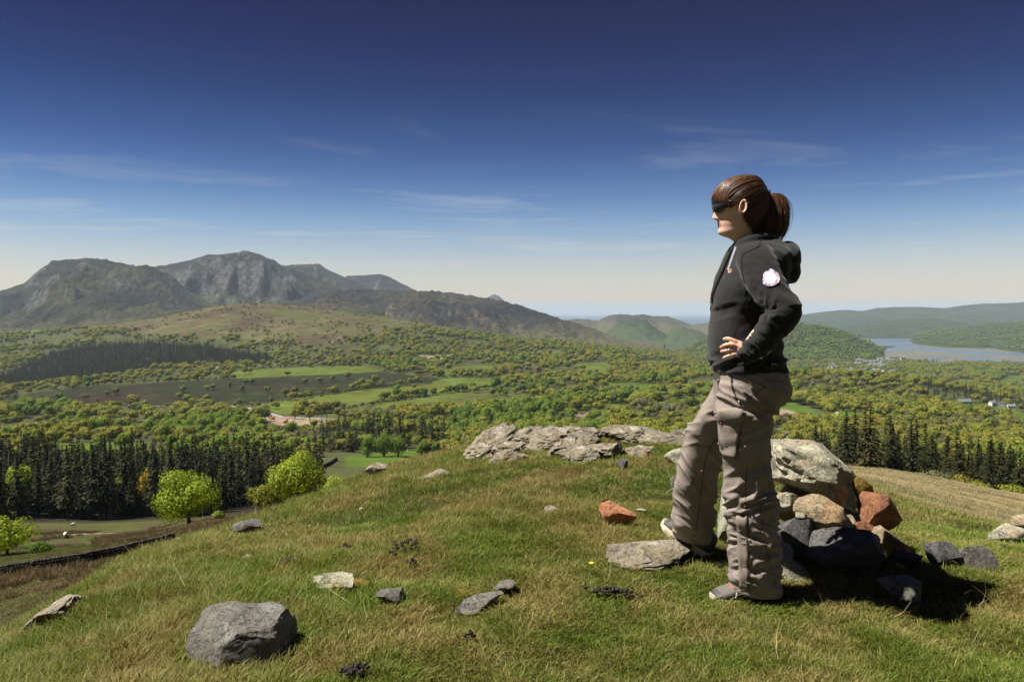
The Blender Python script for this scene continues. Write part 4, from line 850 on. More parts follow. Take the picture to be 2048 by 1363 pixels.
for px, py, rz, lb in [(572, 846, .4, 'orange excavator on the bare earth below the curving road'), (545, 838, 2.4, 'orange excavator at the upper edge of the bare earth'), (1212, 831, .2, 'orange excavator on the small site beyond the rocky outcrop'), (1236, 829, 2.8, 'second orange excavator on the small site beyond the outcrop'), (1612, 838, .5, 'orange excavator in the field edge beyond the cairn')]:
    excavator(drop(px, py, 500), rz, lb)
def vehicle(p, rz, L, H, mat, label, van=True):
    o = empty('van' if van else 'car', p, label=label, category='van' if van else 'car'); o.rotation_euler = (0, 0, rz); W = 1.9 if not van else 2.1
    prof = [(-L / 2, .4), (L / 2, .4), (L / 2, .95), (L * .42, 1.15), (L * .28, H), (-L / 2 + .1, H)] if van else [(-L / 2, .35), (L / 2, .35), (L / 2, .8), (L * .26, .95), (L * .1, H), (-L * .3, H), (-L * .46, .95), (-L / 2, .85)]
    obj('body', Shape().prism(prof, -W / 2, W / 2).mesh('body', [mat]), o); obj('windscreen', Shape().prism([(L * .405, 1.2), (L * .43, 1.2), (L * .30, H - .12), (L * .275, H - .12)] if van else [(L * .25, 1.0), (L * .28, 1.0), (L * .13, H - .08), (L * .1, H - .08)], -W / 2 + .15, W / 2 - .15).mesh('windscreen', [GLASSD]), o)
    for x in (-L * .32, L * .32):
        for y in (-W / 2 + .05, W / 2 - .05): obj('wheel', Shape().tube([(x, y - .13, .36), (x, y + .13, .36)], .36, 10).mesh('wheel', [DARKM]), o)
vehicle(drop(93, 818, 600), .1, 9, 3.0, VWHITE, 'white van parked by the pale road beyond the spruce forest')
vehicle(drop(272, 812, 600), .0, 8, 2.9, VRED, 'red lorry on the pale valley road'); vehicle(drop(290, 812, 600), .0, 6.5, 2.7, VWHITE, 'white van behind the red lorry on the valley road')
for k, (px, mt, nm) in enumerate([(1150, VWHITE, 'white'), (1164, VBLUE, 'dark blue'), (1176, VWHITE, 'pale'), (1190, VRED, 'red'), (1200, VBLUE, 'dark')]): vehicle(drop(px, 828, 500), .1 * k, 4.6, 1.5, mt, f'{nm} car parked on the small site beyond the outcrop, {["at the end of the row", "beside the end white car", "in the middle of the row", "beside the last dark car", "beside the excavators"][k]}', False)

# --- sheep
WOOL = plain('wool', (.62, .58, .50), 1, .1, .12, 30, .8); FACE = plain('sheep_face', (.10, .09, .08), .8, .2)
def ico(sub, rad=(1, 1, 1)):
    bm = bmesh.new(); bmesh.ops.create_icosphere(bm, subdivisions=sub, radius=1); v = np.array([q.co[:] for q in bm.verts]); f = [[q.index for q in p.verts] for p in bm.faces]; bm.free(); return v * np.array(rad), f
def sheep_mesh():
    v, f = ico(2, (.55, .26, .29)); v += .03 * vnoise(v[:, 0] * 9, v[:, 1] * 9, v[:, 2] * 9)[:, None] * v; v[:, 2] += .62
    s = Shape().add(v, f)
    s.tube([(.42, 0, .72), (.62, 0, .62), (.72, 0, .42)], [.15, .11, .06], 8, 0)
    return s
SHB = sheep_mesh().mesh('fleece', [WOOL], True); SHH = Shape().tube([(.62, 0, .66), (.74, 0, .52), (.82, 0, .40)], [.085, .09, .055], 8).mesh('head', [FACE], True); SHL = Shape().tube([(0, 0, .45), (.02, 0, .22), (0, 0, 0)], [.06, .035, .035], 6).mesh('leg', [FACE], True)
SHEEP = [(147, 1053, 70, 'white sheep grazing beside the forest edge on the pasture', 'g'), (131, 1076, 64, 'white sheep resting by the earth track below the forest', 'g'), (740, 912, 350, 0, 0), (778, 906, 350, 0, 0), (815, 903, 350, 0, 0), (213, 890, 350, 0, 0), (165, 892, 350, 0, 0), (640, 800, 700, 1, 0), (720, 790, 700, 1, 0), (800, 806, 700, 1, 0), (860, 798, 700, 1, 0), (960, 768, 700, 1, 0), (1195, 735, 700, 2, 0), (1290, 775, 700, 2, 0)]
for px, py, ym, lb, _ in SHEEP:
    lab = lb if isinstance(lb, str) else ['white sheep on the small bright pastures just beyond the spruces', 'white sheep grazing in the hedged pastures above the road works', 'white sheep in the far meadow before the walker'][lb]
    o = empty('sheep', drop(px, py, ym), label=lab, category='sheep', group='sheep grazing in the valley'); o.rotation_euler = (0, 0, random.uniform(0, 6.28)); o.scale = (1.15,) * 3
    obj('fleece', SHB, o); obj('head', SHH, o)
    for x in (-.34, .34):
        for y in (-.13, .13): q = obj('leg', SHL, o); q.location = (x, y, 0)
# ================================================================ rocks
def rock_mat(name, a, b, stain=None, lichen=(.5, .5, .40), stain_amt=.5, sc=1.0, bump=.8):
    m = M(name); o = m.n('ShaderNodeTexCoord').outputs['Object']
    n1 = m.noise(5 * sc, 8, .62, o, .3); n2 = m.noise(22 * sc, 6, .65, o); n3 = m.noise(70 * sc, 5, .7, o); v = m.n('ShaderNodeTexVoronoi', {'Vector': m.n('ShaderNodeVectorMath', {0: o, 1: m.n('ShaderNodeCombineXYZ', {0: n2, 1: n1, 2: n2}).outputs[0]}, operation='ADD').outputs[0], 'Scale': 6 * sc}, feature='DISTANCE_TO_EDGE').outputs['Distance']
    c = m.mix(m.remap(n1, .35, .65), a, b); c = m.mix(m.remap(n2, .45, .7, 0, .7), c, m.hsv(c, .5, .85, .62)); c = m.mix(m.remap(n3, .5, .68, 0, .55), c, m.hsv(c, .5, .9, 1.45))
    c = m.mix(m.remap(m.noise(9 * sc, 5, .6, m.mapping((1, 1, 1), (1, 2, 3), o)), .60, .66, 0, .75), c, lichen)
    if stain: c = m.mix(m.remap(m.noise(3.4 * sc, 6, .65, m.mapping((1, 1, 1), (2, .4, 1), o), .8), .66 - .25 * stain_amt, .80 - .25 * stain_amt, 0, .9), c, stain)
    crack = m.remap(v, 0, .035 / 1.0, 1, 0); c = m.mix(m.math('MULTIPLY', crack, .5), c, m.hsv(c, .5, 1, .3))
    h = m.math('ADD', m.math('ADD', m.math('MULTIPLY', n1, .8), m.math('MULTIPLY', n2, .45)), m.math('SUBTRACT', m.math('MULTIPLY', n3, .18), m.math('MULTIPLY', crack, .25)))
    return m.principled(c, .9, .25, m.bump(h, bump, .035))
R_PALE = rock_mat('pale_rock', (.40, .37, .27), (.25, .23, .165), (.36, .17, .05), (.48, .45, .31), .35, 1.0, 1.0)
R_GREY = rock_mat('grey_rock', (.165, .152, .13), (.11, .102, .088), None, (.22, .215, .195))
R_DARK = rock_mat('dark_rock', (.115, .11, .105), (.07, .068, .064), None, (.21, .205, .19))
R_TAN = rock_mat('tan_rock', (.33, .26, .16), (.23, .175, .105), (.34, .17, .06), (.42, .38, .28), .45)
R_RUST = rock_mat('rust_rock', (.30, .13, .06), (.20, .085, .045), (.42, .28, .15), (.28, .12, .06), .35)
R_ORANGE = rock_mat('orange_rock', (.44, .20, .10), (.36, .15, .07), (.50, .36, .22), (.40, .17, .08), .25)
R_GREEN = rock_mat('mossy_pale_rock', (.36, .35, .25), (.27, .27, .19), (.22, .22, .08), (.45, .44, .35), .4)
R_CRAG = rock_mat('crag_rock', (.27, .235, .17), (.15, .13, .095), (.24, .17, .08), (.46, .43, .36), .45)
MOSS = plain('orange_moss', (.13, .095, .022), 1, .05, .4, 40, 1.0)
def rock_geo(dims, seed, cuts=9, sub=4, rough=.06, plan=None):
    rng = np.random.default_rng(seed); v, f = ico(sub)
    v *= 1 + .10 * fbm(v[:, 0] * 1.3 + seed, v[:, 1] * 1.3, v[:, 2] * 1.3, 2, seed)[:, None]
    pl = list(plan or [])
    for k in range(cuts + 4):
        nrm = rng.normal(size=3); nrm[2] *= .75; nrm /= np.linalg.norm(nrm); pl.append((*nrm, rng.uniform(.36, .66)))
    for a, b, c, d in pl:
        nn = np.array([a, b, c], float); nn /= np.linalg.norm(nn); s = v @ nn - d; k = s > 0; v[k] -= (s[k] * .97)[:, None] * nn
    nd = rough * fbm(v[:, 0] * 2.6 + seed * 3, v[:, 1] * 2.6, v[:, 2] * 2.6, 5, seed + 3, .6)
    st = rough * .5 * fbm(v[:, 0] * 1.2, v[:, 1] * 1.2, v[:, 2] * 7 + v[:, 0] * 2.4, 3, seed + 8, .6, True)
    v = v * (1 + nd + st)[:, None]; ext = (v.max(0) - v.min(0)) / 2; v = (v - (v.max(0) + v.min(0)) / 2) / ext
    return v * np.asarray(dims) / 2, f
ROCKS = []; SEAT = False
def rock(name, label, px, py, Y, w, h, mat, seed, depth=None, tilt=(0, 0, 0), cuts=9, sub=4, rough=.06, plan=None, sink=None, group=None, cat='rock'):
    """px,py: middle of the stone in the photo; w,h in photo pixels at depth Y"""
    if SEAT: Y = min(max(drop(px, py + h * .42, 2.3, 12).y, Y * .8), Y * 1.25)
    k = Y / F; d = depth if depth is not None else w * k * .8
    v, f = rock_geo((w * k, d, h * k), seed, cuts, sub, rough, plan)
    me = mesh_np(name, v, f, [mat], smooth=True); o = obj(name, me, label=label, category=cat); o.location = at(px, py, Y); o.rotation_euler = tilt
    try: me.set_sharp_from_angle(angle=math.radians(26))
    except Exception: pass
    if group: o['group'] = group
    ROCKS.append((o.location.x, o.location.y, w * k * .5, d * .5)); return o
# ---- the cairn
big = rock('boulder', 'largest pale boulder with orange stains, lying on top of the cairn', 1622, 946, 3.95, 212, 128, R_PALE, 3, .50, (.05, .20, .1), 7, 5, .12, [(-.15, -.15, 1, .62), (.5, -.2, .8, .72), (0, -1, -.25, .7), (-.2, -1, .35, .74)])
v, f = ico(3, (.055, .03, .045)); v *= 1 + .35 * fbm(v[:, 0] * 40, v[:, 1] * 40, v[:, 2] * 40, 3, 5)[:, None]
mo = obj('moss_cushion', mesh_np('moss_cushion', v, f, [MOSS], smooth=True), big); mo.location = (.19, -.15, .0); mo.rotation_euler = (0, .6, 0)
rock('stone', 'small cream stone wedged under the boulder beside the trouser leg', 1573, 1004, 3.66, 58, 40, R_PALE, 21, .13, (0, .1, .3), 8)
rock('stone', 'tan wedge-shaped stone under the middle of the cairn boulder', 1642, 1027, 3.60, 118, 70, R_TAN, 22, .22, (.1, .12, .1), 7, 4, .08, [(0, -.45, 1, .55), (0, -1, -.5, .6)])
rock('stone', 'dark grey rounded block low in the cairn beside the trouser leg', 1578, 1066, 3.55, 88, 78, R_DARK, 23, .22, (0, .1, -.2), 8)
rock('stone', 'little pale stone resting on the dark grey block of the cairn', 1604, 1040, 3.56, 34, 36, R_GREEN, 24, .08, (.2, .5, 0), 8, 3)
rock('stone', 'flat pale stone low in the cairn, catching the sun beside the leg', 1566, 1100, 3.42, 46, 30, R_GREEN, 25, .12, (0, -.15, 0), 8, 3)
rock('stone', 'greenish triangular stone at the foot of the cairn by the shoe', 1584, 1146, 3.34, 88, 56, R_GREEN, 26, .17, (.2, .35, .2), 7, 4, .04, [(.2, -.6, 1, .45)])
rock('stone', 'long dark slab with a pale sunlit end at the front of the cairn', 1680, 1108, 3.46, 165, 100, R_DARK, 27, .30, (.05, -.1, .15), 7, 5, .10, [(-.1, -.25, 1, .6), (0, -1, .05, .66)])
rock('stone', 'rust-red angular block at the far end of the cairn', 1757, 1022, 3.75, 80, 76, R_RUST, 28, .2, (.1, .45, .3), 8, 4, .05, [(.6, -.4, .9, .5), (.2, -1, -.1, .55)])
rock('stone', 'rusty flat stone beneath the rust-red block', 1738, 1062, 3.70, 66, 36, R_RUST, 29, .16, (0, .3, 0), 8, 3)
rock('stone', 'smooth grey-tan stone closing the far foot of the cairn', 1785, 1088, 3.60, 68, 66, R_TAN, 30, .16, (0, .1, .2), 9)
rock('stone', 'dark stone filling the gap below the tan wedge', 1650, 1066, 3.62, 80, 50, R_DARK, 31, .2, (0, .2, 0), 8)
rock('stone', 'small tan chip standing between the wedge and the rust block', 1695, 1044, 3.60, 28, 34, R_TAN, 32, .07, (0, .5, 0), 8, 3)
rock('stone', 'pale sloping block behind the walker at the near end of the cairn', 1478, 1024, 3.78, 122, 118, R_GREEN, 33, .26, (0, -.12, .2), 7, 4, .05)
rock('stone', 'brown filler stone buried in the heart of the cairn', 1620, 1010, 3.95, 150, 110, R_TAN, 34, .3, (0, 0, 0), 7)
rock('stone', 'dark filler stone below the far side of the boulder', 1700, 1060, 3.95, 110, 90, R_DARK, 35, .3, (0, 0, 0), 7)
SEAT = True
rock('stone', 'dark upright stone lying apart beyond the foot of the cairn', 1882, 1104, 3.52, 66, 54, R_DARK, 36, .13, (.1, .45, .2), 8)
rock('stone', 'grey humped stone touching the dark upright stone', 1944, 1110, 3.52, 88, 56, R_GREY, 37, .17, (0, .28, -.1), 8)
rock('stone', 'pale stone half buried in turf within the walker shadow', 1800, 1176, 3.22, 88, 44, R_GREY, 38, .18, (0, .05, .1), 9)
rock('stone', 'low dark stone between the cairn and the dark upright stone', 1812, 1118, 3.45, 60, 26, R_DARK, 39, .12, (0, .1, 0), 9, 3)
rock('stone', 'flat pale stone lying in grass away from the cairn', 2006, 1068, 3.95, 96, 30, R_PALE, 40, .2, (0, -.2, 0), 9)
rock('stone', 'brownish stone end beyond the flat pale stone', 2044, 1046, 4.1, 44, 26, R_TAN, 41, .16, (0, -.1, 0), 9, 3)
SEAT = True
# ---- single stones on the turf
rock('boulder', 'single grey faceted boulder sitting alone in the grass', 484, 1276, 2.72, 214, 104, R_GREY, 50, .30, (.05, .06, .1), 3, 5, .11, [(-.62, -.5, .7, .50), (.05, -.1, 1, .55), (.35, -1, .25, .45), (.9, -.2, .35, .70), (-1, 0, .2, .8)])
rock('stone', 'rust-orange triangular stone with cream edge lying on the turf', 1230, 1024, 4.28, 72, 52, R_ORANGE, 51, .14, (-.25, .22, .35), 3, 4, .03, [(-.1, -.8, .75, .32), (-1, -.2, 0, .55), (.7, 0, .75, .5)])
rock('stone', 'flat grey stone under the raised front shoe', 1300, 1104, 3.72, 196, 26, R_CRAG, 152, .30, (.10, -.13, .3), 2, 5, .22)
rock('stone', 'pale ledge stone with moss on its end set in the grass', 672, 1162, 3.20, 96, 24, R_PALE, 53, .17, (0, .12, -.2), 7, 4, .05, [(0, -.2, 1, .5)])
rock('stone', 'small grey stone beside the mossy ledge stone', 780, 1190, 3.05, 56, 28, R_GREY, 54, .11, (0, .1, 0), 8, 3)
rock('stone', 'narrow lichened stone streak in orange moss on the turf', 960, 1202, 3.05, 104, 24, R_GREY, 55, .10, (0, -.22, .5), 5, 4, .12)
rock('stone', 'short grey tip of the lichened stone streak', 1010, 1172, 3.12, 46, 22, R_GREY, 56, .1, (0, -.3, .4), 8, 3)
rock('stone', 'grey pointed stone at the grassy brow above the hillside', 494, 1052, 5.6, 58, 36, R_GREY, 57, .2, (0, -.45, 0), 8)
rock('stone', 'pale stone crowned with orange moss on the brow', 752, 940, 7.9, 44, 26, R_CRAG, 58, .2, (0, -.1, 0), 8)
rock('stone', 'long low rock strip sunk in the brow grass', 856, 953, 7.6, 90, 18, R_CRAG, 59, .25, (0, -.22, .3), 8)
rock('stone', 'mossy rock ledge on the steep edge of the knoll', 92, 1232, 3.55, 130, 40, R_CRAG, 60, .24, (.1, -.52, .2), 5, 5, .18)
rock('stone', 'small white stone chip in the grass of the slope', 724, 1016, 5.4, 12, 8, R_PALE, 61, .03, (0, 0, 0), 8, 2)
rock('stone', 'small pale stone near the sheep droppings on the slope', 492, 1116, 4.4, 24, 12, R_PALE, 62, .05, (0, -.3, 0), 8, 2)
rock('stone', 'small grey stone beside the rust-orange triangular stone', 1282, 1022, 4.45, 26, 14, R_GREEN, 63, .06, (0, 0, 0), 8, 2)
rock('stone', 'small pale stone before the dark peat tuft', 1100, 1020, 4.5, 34, 18, R_CRAG, 64, .08, (0, -.4, 0), 8, 3)
rock('stone', 'dark split stone standing in the worn hollow', 1246, 928, 6.4, 26, 26, R_DARK, 65, .12, (0, .5, 0), 8, 3)
rock('stone', 'pale slab beside the front knee of the walker', 1362, 912, 5.9, 66, 34, R_GREEN, 66, .25, (0, -.2, 0), 8)
rock('stone', 'cream stone lying in the worn hollow behind the shin', 1350, 962, 5.0, 22, 24, R_PALE, 67, .08, (0, 0, 0), 8, 3)
rock('stone', 'small grey stone chip in straw-coloured turf', 1002, 1070, 3.9, 18, 7, R_GREY, 68, .04, (0, 0, 0), 8, 2)
# ---- outcrop on the crest
for k, (px, py, Y, w, h, tl, lb) in enumerate([
    (985, 884, 8.3, 100, 62, -.50, 'steep slanting crag at the low end of the rocky crest'), (1010, 892, 7.9, 62, 44, -.55, 'dark overhung block at the low end of the rocky crest'), (1003, 905, 7.8, 52, 22, -.4, 'pale slab foot under the dark overhung block'),
    (1062, 872, 8.6, 86, 46, -.15, 'knobbly pale rock in the crest between slanting crag and long slab'), (1105, 872, 8.5, 90, 48, -.1, 'furrowed pale rock in the middle of the rocky crest'), (1160, 862, 8.9, 96, 40, .12, 'long top slab of the rocky crest'),
    (1128, 886, 8.2, 70, 36, -.2, 'overhanging ledge under the long top slab'), (1172, 872, 8.6, 60, 26, .1, 'weathered slab end below the long top slab'), (1134, 851, 9.1, 28, 20, 0, 'small knob standing on the rocky crest'), (1152, 900, 7.6, 76, 26, -.15, 'low pale rock in the grass below the crest'),
    (1214, 892, 7.6, 66, 34, -.05, 'double-humped pale rock in the grass below the crest'), (1280, 896, 7.3, 52, 22, -.15, 'small pale rock wedge in the grass below the crest'), (1252, 863, 9.0, 84, 32, -.05, 'rounded pale rock at the near end of the long low ridge'), (1320, 868, 8.8, 120, 26, .06, 'long low rock ridge running behind the walker'), (1395, 868, 8.8, 90, 24, 0, 'low rock behind the thigh of the walker'), (1040, 905, 7.4, 30, 12, 0, 'small flat rock under the crest grass')]):
    rock('rock', lb, px, py + 8, Y, w * 1.25, h * .95, R_CRAG, 80 + k, w * Y / F * 1.0, (.15, tl * 1.1, random.uniform(-.3, .3)), 1, 5, .34)
    ROCKS[-1] = ROCKS[-1][:2] + (ROCKS[-1][2] * .7, ROCKS[-1][3] * .6)
# ---- orange moss and dung
for k, (px, py, Y, w, h) in enumerate([(752, 932, 7.85, 30, 10), (712, 1168, 3.2, 60, 22), (930, 1186, 3.1, 70, 16), (120, 1215, 3.5, 40, 22), (100, 1240, 3.45, 36, 16)]):
    v, f = ico(3, (w * Y / F / 2, w * Y / F / 3, h * Y / F / 2)); v *= 1 + .3 * fbm(v[:, 0] * 30, v[:, 1] * 30, v[:, 2] * 30, 3, k)[:, None]
    o = obj('moss_cushion', mesh_np('moss_cushion', v, f, [MOSS], smooth=True), label=['orange moss cushion on the pale brow stone', 'rusty moss cushion on the ledge stone', 'orange moss round the lichened stone streak', 'orange moss on the mossy rock ledge, upper patch', 'orange moss under the mossy rock ledge'][k], category='moss'); p = at(px, py, Y); o.location = p
DUNG = plain('dung', (.022, .016, .012), .75, .3, .4, 60, .5)
def dung(px, py, wpx, n, label, spread=.35):
    p = drop(px, py, 2.3); k = p.y / F; s = Shape(); v0, f0 = ico(1); rng = np.random.default_rng(int(px))
    for i in range(n):
        a = np.clip(rng.normal(size=2) * .4, -1, 1); x = a[0] * wpx * k * .5; y = a[1] * wpx * k * spread; r = rng.uniform(.0055, .0095); lift = max(0, 1 - abs(a[0]) * 1.5 - abs(a[1]) * 1.5) * .018 * rng.random()
        z = gz(p.x + x, p.y + y) - p.z + r * .6 + .022 + lift; s.add(v0 * r * np.array([1, rng.uniform(.7, 1.2), .8]) + np.array([x, y, z]), f0)
    o = obj('sheep_dropping', s.mesh('sheep_dropping', [DUNG], True), label=label, category='droppings'); o.location = p
dung(1228, 1196, 120, 90, 'long heap of dark sheep droppings before the walker', .2); dung(712, 1352, 60, 45, 'dark sheep droppings in lush grass below the ledge stone'); dung(580, 1128, 60, 36, 'dark sheep droppings scattered on the slope above the boulder'); dung(690, 1104, 44, 26, 'small dark dropping cluster above the ledge stone')
dung(815, 1100, 90, 34, 'loose dark droppings in bright grass', .5); dung(824, 1134, 22, 12, 'tiny dark dropping cluster near the small grey stone'); dung(940, 1285, 30, 10, 'few dark pellets in the grass'); dung(1440, 1146, 16, 6, 'brown dung lump beside the standing shoe')
# ---- buttercup
YEL = plain('petal_yellow', (.75, .55, .02), .5, .3, .1); STEM = plain('stem_green', (.07, .12, .02), .7, .2)
p = drop(1182, 1153, 2.3); fl = empty('buttercup', p, label='tiny yellow buttercup alone in the turf', category='flower'); kid('stem', Shape().tube([(0, 0, 0), (.003, 0, .03), (0, 0, .055)], .0012, 5).mesh('stem', [STEM], True), fl)
for i in range(5):
    a = i * 1.2566; d_ = np.array([math.cos(a), math.sin(a), 0]); sd = np.array([-math.sin(a), math.cos(a), 0]); t = np.array([0, 0, .055])
    kid('petal', mesh_np('petal', [t, t + d_ * .007 + sd * .006 + [0, 0, .004], t + d_ * .013 + [0, 0, .007], t + d_ * .007 - sd * .006 + [0, 0, .004]], [[0, 1, 2, 3]], [YEL]), fl)

# ================================================================ turf
m = M('grass_blades'); st = patch_nodes(m); t = m.attr('tint', 'Fac'); r = m.rand(); big_n = m.noise(.35, 3)
green = m.mix(t, (.075, .130, .014), (.185, .260, .032)); green = m.mix(m.remap(big_n, .40, .62), green, m.hsv(green, .485, 1.05, .62)); straw = m.mix(t, (.165, .135, .036), (.40, .32, .125)); rust = m.mix(t, (.16, .085, .025), (.27, .15, .045))
f_ = m.math('ADD', m.math('MULTIPLY', st, .8), m.math('MULTIPLY', m.remap(r, .55, 1), .55)); c = m.mix(f_, green, straw)
c = m.mix(m.math('MULTIPLY', m.remap(m.noise(1.7, 4, .6, m.mapping((1, 1, 1), (0, 0, 2))), .62, .70), m.remap(st, .4, .8)), c, rust)
MAT_GRASS = m.leaf(c, .32, .6, .25, m.hsv(c, .49, 1.1, 1.2))
T = [tuft_geo(17, .032, .034, .0036, 500 + i, 1.0, 3) for i in range(4)] + [tuft_geo(16, .022, .038, .0038, 510 + i, 1.5, 2) for i in range(3)] + [tuft_geo(15, .058, .034, .0036, 520 + i, .9, 3) for i in range(3)]
def turf(n, y0, y1, pw, smin=1.0):
    y = (RNG.uniform(y0**pw, y1**pw, n))**(1 / pw); x = np.where(RNG.uniform(size=n) < .8, RNG.uniform(-.72, .72, n), RNG.uniform(-1.25, 1.25, n)) * y + RNG.normal(size=n) * .05
    return x, y
A = [turf(84000, 1.7, 4.6, 1.4), turf(48000, 4.4, 11.5, 1.6)]
gxx = np.concatenate([a[0] for a in A]); gyy = np.concatenate([a[1] for a in A]); far_ = np.concatenate([np.zeros(len(A[0][0])), np.ones(len(A[1][0]))])
gzz = knoll_z(gxx, gyy); gp = proj(gxx, gyy, gzz)
ok = gyy > 1.2
for rx_, ry_, a_, b_ in ROCKS:
    ok &= (((gxx - rx_) / (a_ * .86))**2 + ((gyy - ry_) / (b_ * .80))**2) > 1
k_ = np.nonzero(ok)[0]; gxx, gyy, gzz, far_ = gxx[k_], gyy[k_], gzz[k_], far_[k_]; n = len(gxx)
long_ = fbm(gxx / 1.1, gyy / 1.1, seed=71, oct=3) + .55 * sstep(.3, -2.2, gxx) - .45 * sstep(.2, 1.6, gxx) * (gyy < 5)
pick = np.where(long_ > .30, RNG.integers(7, 10, n), np.where(long_ < -.18, RNG.integers(4, 7, n), RNG.integers(0, 4, n)))
pick = np.where(RNG.uniform(size=n) < .18, RNG.integers(0, 7, n), pick)
s_ = RNG.uniform(.65, 1.3, n) * (1 + .15 * far_); tl = RNG.normal(size=(n, 2)) * .16
scatter('grass', np.stack([gxx, gyy, gzz - .004], 1), np.stack([tl[:, 0], tl[:, 1], RNG.uniform(0, 6.28, n)], 1), np.stack([s_ * RNG.uniform(.9, 1.4, n), s_, s_], 1), pick, T, [MAT_GRASS], label='short springy turf mixed with straw coloured grass on the knoll', category='grass')
# dry stalks
n = 700; y = RNG.uniform(2.3, 8, n); x = RNG.uniform(-.66, .66, n) * y; z = knoll_z(x, y); m = M('dry_stalk'); MAT_STALK = m.leaf(m.mix(m.rand(), (.34, .26, .12), (.45, .38, .22)), .2)
TS = [tuft_geo(2, .15, .01, .0026, 530 + i, 1.6, 3) for i in range(3)]
scatter('dry_stalks', np.stack([x, y, z + .01], 1), np.stack([RNG.normal(size=n) * .5, RNG.normal(size=n) * .5, RNG.uniform(0, 6.28, n)], 1), np.ones((n, 3)) * RNG.uniform(.5, 1.1, (n, 1)), RNG.integers(0, 3, n), TS, [MAT_STALK], label='bleached dry grass stalks lying in the turf', category='grass')
# ================================================================ the walker
PD = 3.2
ORG = Vector((at(1500, 1200, PD).x, PD, 0.0))
def W(px, py, dy=0.0): return np.array(at(px, py, PD + dy)) - np.array(ORG)
def superell(n, e=2.4):
    a = np.arange(n) / n * 2 * np.pi; c, s = np.cos(a), np.sin(a)
    return np.sign(c) * np.abs(c)**(2 / e), np.sign(s) * np.abs(s)**(2 / e)
def loft(rows, n=40, e=2.4, fine=6, cap=True, tilt=None):
    """rows: (py, front px, back px, half width m, depth offset)"""
    R = np.array([(r[0], r[1], r[2], r[3], r[4] if len(r) > 4 else 0) for r in rows], float)
    t = np.arange(len(R), dtype=float); tt = np.linspace(0, len(R) - 1, (len(R) - 1) * fine + 1); R = cubic(t, R, tt)
    c, s = superell(n, e); V = []
    for py, fr, bk, hw, dy in R:
        a = W(fr, py, dy); b = W(bk, py, dy); m_ = (a + b) / 2; hx = (b[0] - a[0]) / 2
        ring = np.stack([m_[0] + hx * c, m_[1] + hw * s, np.full(n, m_[2])], 1)
        if tilt: ring[:, 2] += tilt * hx * c
        V.append(ring)
    k = len(V); v = np.concatenate(V); f = grid_faces(k, n, True).tolist()
    if cap:
        v = np.concatenate([v, [V[0].mean(0)], [V[-1].mean(0)]]); i0 = k * n
        f += [(i0, (j + 1) % n, j) for j in range(n)] + [(i0 + 1, (k - 1) * n + j, (k - 1) * n + (j + 1) % n) for j in range(n)]
    return v, f
def path(pts, rad, n=24, fine=6, **k):
    P = np.array([W(*p) for p in pts]); t = np.arange(len(P), dtype=float); tt = np.linspace(0, len(P) - 1, (len(P) - 1) * fine + 1)
    return tube_geo(cubic(t, P, tt), cubic(t, np.array(rad, float), tt), n, **k)
def ball(c, r, rot=(0, 0, 0), sub=3):
    v, f = ico(sub, r); return v @ np.array(Euler(rot).to_matrix()).T + np.asarray(c), f
def fuse(name, shape, voxel, smooth=2):
    """weld overlapping pieces into one continuous skin"""
    me = shape.mesh(name, []); o = bpy.data.objects.new(name, me); COL.objects.link(o)
    md = o.modifiers.new('weld', 'REMESH'); md.mode = 'VOXEL'; md.voxel_size = voxel; md.adaptivity = 0
    dg = bpy.context.evaluated_depsgraph_get(); dg.update(); ev = o.evaluated_get(dg); m2 = bpy.data.meshes.new_from_object(ev)
    bpy.data.objects.remove(o); bpy.data.meshes.remove(me)
    n = len(m2.vertices); v = np.empty(n * 3, np.float32); m2.vertices.foreach_get('co', v); v = v.reshape(-1, 3).astype(float)
    ed = np.empty(len(m2.edges) * 2, np.int32); m2.edges.foreach_get('vertices', ed); ed = ed.reshape(-1, 2)
    deg = np.bincount(ed.ravel(), minlength=n)[:, None]
    def sm(v, w):
        a = np.zeros_like(v)
        for ax in range(3): a[:, ax] = np.bincount(ed[:, 0], v[ed[:, 1], ax], n) + np.bincount(ed[:, 1], v[ed[:, 0], ax], n)
        return v + w * (a / deg - v)
    for i in range(smooth): v = sm(sm(v, .55), -.50) if smooth > 90 else sm(v, .5)
    m2.vertices.foreach_set('co', v.astype(np.float32).ravel()); m2.update()
    nr = np.empty(n * 3, np.float32); m2.vertices.foreach_get('normal', nr)
    m2.polygons.foreach_set('use_smooth', np.ones(len(m2.polygons), bool))
    return m2, v, nr.reshape(-1, 3).astype(float), sm
def put(me, v): me.vertices.foreach_set('co', v.astype(np.float32).ravel()); me.update()
def pxof(v): return proj(v[:, 0] + ORG.x, v[:, 1] + ORG.y, v[:, 2] + ORG.z)

person = empty('person', ORG, label='walker in black hoodie and brown trousers with hand on hip beside the cairn', category='person')

